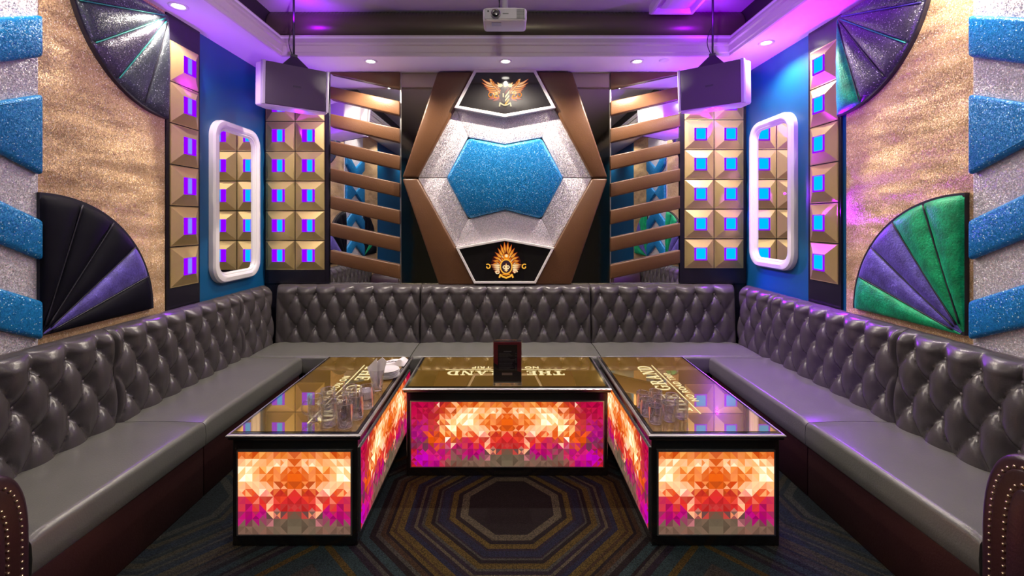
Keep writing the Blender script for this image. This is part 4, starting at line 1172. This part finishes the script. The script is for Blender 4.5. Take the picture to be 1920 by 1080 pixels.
# projector
t = thing('projector', 'white projector hanging from the ceiling recess above the middle of the room', 'projector', (-0.005, 3.00, 2.975))
hw = 0.148
b = MB(); rows = []
for y, ins in ((-0.004, 0.010), (0.008, 0.0), (0.165, 0.0), (0.180, 0.02)):
    rr = rrect(-hw+ins, hw-ins, 0.0+ins*0.6, 0.090-ins*0.3, 0.022, 5); rows.append([(p[0], y, p[1]) for p in rr])
b.grid(rows, None, True); b.face(rows[0][::-1]); b.face(rows[-1])
obj('body', b, M['white_plastic'], t, local=True, smooth=True, angle=0.6)
b = MB(); b.box(-hw+0.012, hw-0.012, -0.010, 0.0, 0.010, 0.082); obj('front_panel', b, M['grey_plastic'], t, local=True, bevel=0.003)
LX, LZ = -0.062, 0.046
b = MB(); rows = [[(LX+r*math.cos(2*PI*k/28), y, LZ+r*math.sin(2*PI*k/28)) for k in range(28)] for r, y in ((0.034,-0.009),(0.034,-0.020),(0.029,-0.023),(0.023,-0.014))]
b.grid(rows, None, True); obj('lens_ring', b, M['chrome'], t, local=True, smooth=True, angle=0.6)
b = MB(); rows = [[(LX+r*math.cos(2*PI*k/28), y, LZ+r*math.sin(2*PI*k/28)) for k in range(28)] for r, y in ((0.025,-0.0125),(0.018,-0.0155),(0.008,-0.0170),(0.0005,-0.0172))]
b.grid(rows, None, True); obj('lens', b, M['gloss_black'], t, local=True, smooth=True)
b = MB()
for i in range(6):
    for j in range(6): b.box(0.080+0.0085*i, 0.080+0.0085*i+0.006, -0.0115, -0.009, 0.014+0.0105*j, 0.014+0.0105*j+0.008)
obj('air_grille', b, M['black_metal'], t, local=True)
b = MB(); rows = [[(-0.112+0.006*math.cos(2*PI*k/12), y, 0.062+0.006*math.sin(2*PI*k/12)) for k in range(12)] for y in (-0.009,-0.0125)]
b.grid(rows, None, True); b.face(rows[1]); obj('sensor', b, M['black_metal'], t, local=True)
b = MB(); b.box(-0.090, -0.025, 0.02, 0.075, -0.002, 0.004); obj('label_plate', b, M['grey_plastic'], t, local=True)
b = MB(); b.box(-0.015, 0.025, -0.0108, -0.009, 0.043, 0.049); obj('badge', b, M['black_metal'], t, local=True)
HZ = CEIL-2.975
b = MB(); b.tube([(0.0,0.10,0.105),(0.0,0.10,HZ)], 0.022, 12); b.box(-0.08,0.08,0.02,0.17,0.088,0.100); b.lathe([(0,HZ-0.012),(0.06,HZ-0.012),(0.06,HZ),(0,HZ)], 0, 0.10, 0, 20)
for sg in (-1, 1):
    b.tube([(0,0.10,0.13),(sg*0.065,0.05,0.098)], 0.008, 8)
obj('ceiling_mount', b, M['grey_plastic'], t, local=True, smooth=True, angle=0.6)
b = MB(); b.tube([(-0.05,0.14,0.088),(-0.035,0.13,0.14),(-0.045,0.12,0.26),(-0.03,0.11,HZ)], 0.004, 6); b.tube([(-0.02,0.15,0.088),(-0.04,0.14,0.16),(-0.03,0.12,0.28),(-0.028,0.11,HZ)], 0.004, 6)
obj('cable', b, M['black_metal'], t, local=True, smooth=True)

# ceiling air vent
t = thing('air_vent', 'square white ceiling air diffuser right of the projector', 'vent', (1.50, 3.84, CEIL))
b = MB(); rows = []
for s_, z in ((0.20, 0.0), (0.20, -0.075), (0.188, -0.085), (0.17, -0.080), (0.15, -0.045), (0.10, -0.03)):
    rows.append([(-s_, -s_, z), (s_, -s_, z), (s_, s_, z), (-s_, s_, z)])
b.grid(rows, None, True); b.face(rows[-1]); obj('frame', b, M['white_plastic'], t, local=True)
b = MB(); rows = []
for s_, z in ((0.12, -0.06), (0.125, -0.062), (0.085, -0.082), (0.0801, -0.082)):
    rows.append([(-s_, -s_, z), (s_, -s_, z), (s_, s_, z), (-s_, s_, z)])
b.grid(rows, None, True); b.face(rows[-1]); obj('deflector', b, M['white_plastic'], t, local=True)

LIGHTS = []
def downlight(x, y, lab, energy=60, col=(1.0,0.90,0.78), z=SOF, size=1.0, angle=150, blend=0.6, grp='recessed ceiling downlights'):
    t = thing('downlight', lab, 'ceiling light', (x, y, z), (0,0,0), grp)
    b = MB(); b.lathe([(0.038,0.02),(0.040,-0.004),(0.058,-0.008),(0.062,-0.003),(0.062,0.0)], 0, 0, 0, 28); obj('trim_ring', b, M['white_plastic'], t, local=True, smooth=True)
    b = MB(); b.lathe([(0.0,-0.004),(0.037,-0.003),(0.038,0.004),(0.0,0.006)], 0, 0, 0, 24); obj('lamp_lens', b, M['lamp'], t, local=True, smooth=True)
    l = bpy.data.lights.new('downlight_lamp', 'SPOT'); l.energy = energy; l.color = col; l.spot_size = math.radians(angle); l.spot_blend = blend; l.shadow_soft_size = 0.012
    o = bpy.data.objects.new('downlight_lamp', l); COL.objects.link(o); o.location = (x, y, z-0.05); LIGHTS.append(o)
    return t
WARM = (1.0, 0.88, 0.74)
downlight(-1.26, 4.16, 'lit downlight in the back soffit above the left mirror slats', 112, WARM)
downlight(0.0, 4.16, 'lit downlight in the back soffit above the hexagon', 122, WARM)
downlight(1.23, 4.16, 'lit downlight in the back soffit above the right mirror slats', 112, WARM)
downlight(-2.27, 3.09, 'lit downlight in the left soffit above the grey fan pad', 40, WARM)
downlight(2.18, 3.725, 'lit downlight in the right soffit above the round-cornered mirror', 64, WARM)
b = MB(); b.lathe([(0.0,-0.012),(0.030,-0.010),(0.046,-0.004),(0.048,0.0)], 0, 0, 0, 24)
o = obj('smoke_detector', b, M['white_plastic'], None, smooth=True); o.location = (1.47, 4.13, SOF); tag(o, 'small white disc on the soffit right of the three back downlights', 'detector')

# lamps further along the room, behind and beside the camera
def spot(name, loc, target, energy, col, angle, blend=0.5, soft=0.1):
    l = bpy.data.lights.new(name, 'SPOT'); l.energy = energy; l.color = col; l.spot_size = math.radians(angle); l.spot_blend = blend; l.shadow_soft_size = soft
    o = bpy.data.objects.new(name, l); COL.objects.link(o); o.location = loc
    o.rotation_euler = (Vector(target)-Vector(loc)).to_track_quat('-Z', 'Y').to_euler(); return o
def point(name, loc, energy, col, soft=0.05):
    l = bpy.data.lights.new(name, 'POINT'); l.energy = energy; l.color = col; l.shadow_soft_size = soft
    o = bpy.data.objects.new(name, l); COL.objects.link(o); o.location = loc; return o
def area(name, loc, rot, sx, sy, energy, col):
    l = bpy.data.lights.new(name, 'AREA'); l.shape = 'RECTANGLE'; l.size = sx; l.size_y = sy; l.energy = energy; l.color = col
    o = bpy.data.objects.new(name, l); COL.objects.link(o); o.location = loc; o.rotation_euler = rot; return o
for x, y, e in ((-2.25, 2.0, 42), (2.25, 2.3, 46), (-2.2, 0.6, 34), (2.2, 0.6, 34), (-2.2, -1.2, 22), (2.2, -1.2, 22), (0, -2.2, 30)):
    spot('soffit_lamp', (x, y, SOF-0.04), (x*0.96, y, 0), e, WARM, 150, 0.6, 0.04)
# unseen fill lights added in the ceiling tray to brighten the room and seats
for x, y, e in ((-1.1, 1.9, 24), (1.1, 1.9, 52), (0, 0.3, 18)):
    spot('added_tray_fill', (x, y, CEIL-0.03), (x*1.6, y+0.4, 0), e, (1.0, 0.92, 0.86), 140, 0.7, 0.08)
point('added_tray_fill', (0.1, 1.5, 3.36), 26, (1.0, 0.93, 0.80), 0.03)  # added without a fixture, brightens the duct and cornice
VIOLET = (0.30, 0.0, 1.0)
MAUVE = (0.62, 0.28, 1.0)
# violet light: uplights in the tray corners, then beams added to tint soffits and seat
spot('violet_uplight', (1.75, 3.72, 3.33), (1.70, 4.12, 3.60), 11, VIOLET, 130, 0.9, 0.03)
spot('violet_uplight', (-1.80, 3.80, 3.36), (-1.80, 4.12, 3.58), 10, VIOLET, 120, 0.9, 0.03)
spot('added_violet_beam', (-1.1, -0.5, 0.8), (2.18, 3.75, 3.05), 1500, VIOLET, 25, 0.9, 0.1)
spot('added_violet_beam', (1.1, -0.5, 0.8), (-2.15, 3.65, 3.10), 700, MAUVE, 25, 0.9, 0.1)
spot('added_violet_beam', (-0.7, 1.2, 3.5), (1.95, 3.5, 0.45), 420, VIOLET, 26, 0.9, 0.1)

# light thrown by the violet tile lenses
spot('tile_lens_lamp', (2.36, 3.34, 2.55), (2.10, 3.30, 3.12), 36, VIOLET, 150, 0.6, 0.008)
spot('tile_lens_lamp', (2.36, 3.34, 2.25), (1.95, 2.75, 3.12), 46, VIOLET, 100, 0.8, 0.008)
spot('tile_lens_lamp', (2.05, 4.42, 2.45), (1.70, 4.10, 3.12), 42, VIOLET, 150, 0.6, 0.008)
spot('tile_lens_lamp', (2.10, 4.42, 1.40), (2.15, 3.70, 0.60), 44, VIOLET, 100, 0.8, 0.008)
spot('tile_lens_lamp', (2.05, 4.42, 1.90), (2.43, 3.95, 1.70), 22, VIOLET, 140, 0.8, 0.008)
spot('tile_lens_lamp', (2.36, 3.34, 1.70), (2.43, 3.00, 1.60), 7, VIOLET, 150, 0.8, 0.008)
spot('tile_lens_lamp', (2.36, 3.34, 1.35), (1.80, 3.05, 0.45), 34, VIOLET, 100, 0.8, 0.008)
spot('tile_lens_lamp', (-2.36, 3.34, 2.55), (-2.10, 3.45, 3.12), 12, VIOLET, 150, 0.6, 0.008)
spot('tile_lens_lamp', (-2.05, 4.42, 2.45), (-1.70, 4.05, 3.12), 12, VIOLET, 150, 0.6, 0.008)
spot('tile_lens_lamp', (-2.36, 3.34, 1.35), (-1.9, 3.10, 0.45), 9, VIOLET, 100, 0.8, 0.008)
spot('tile_lens_lamp', (-2.36, 3.34, 1.60), (-2.43, 2.95, 1.50), 2.5, VIOLET, 150, 0.8, 0.008)

wd = bpy.data.worlds.new('room_air'); sc.world = wd; wd.use_nodes = True
wd.node_tree.nodes['Background'].inputs[0].default_value = (0.5, 0.45, 0.6, 1); wd.node_tree.nodes['Background'].inputs[1].default_value = 0.0

# ------------------------------------------------------------------ camera and view
cam = bpy.data.cameras.new('camera'); co = bpy.data.objects.new('camera', cam); COL.objects.link(co)
co.location = (0, 0, CZ); co.rotation_euler = (PI/2, 0, 0)
cam.sensor_width = 36; cam.lens = 36*F/1920; cam.shift_x = (960-PX)/1920; cam.shift_y = -(540-PY)/1920
cam.clip_start = 0.02
sc.camera = co
sc.view_settings.view_transform = 'Standard'; sc.view_settings.look = 'None'; sc.view_settings.gamma = 1; sc.view_settings.use_curve_mapping = False
sc.view_settings.exposure = 0.0
try:
    sc.cycles.use_denoising = True
    sc.cycles.max_bounces = 10; sc.cycles.transmission_bounces = 10; sc.cycles.glossy_bounces = 6
    sc.cycles.sample_clamp_indirect = 6
except Exception: pass
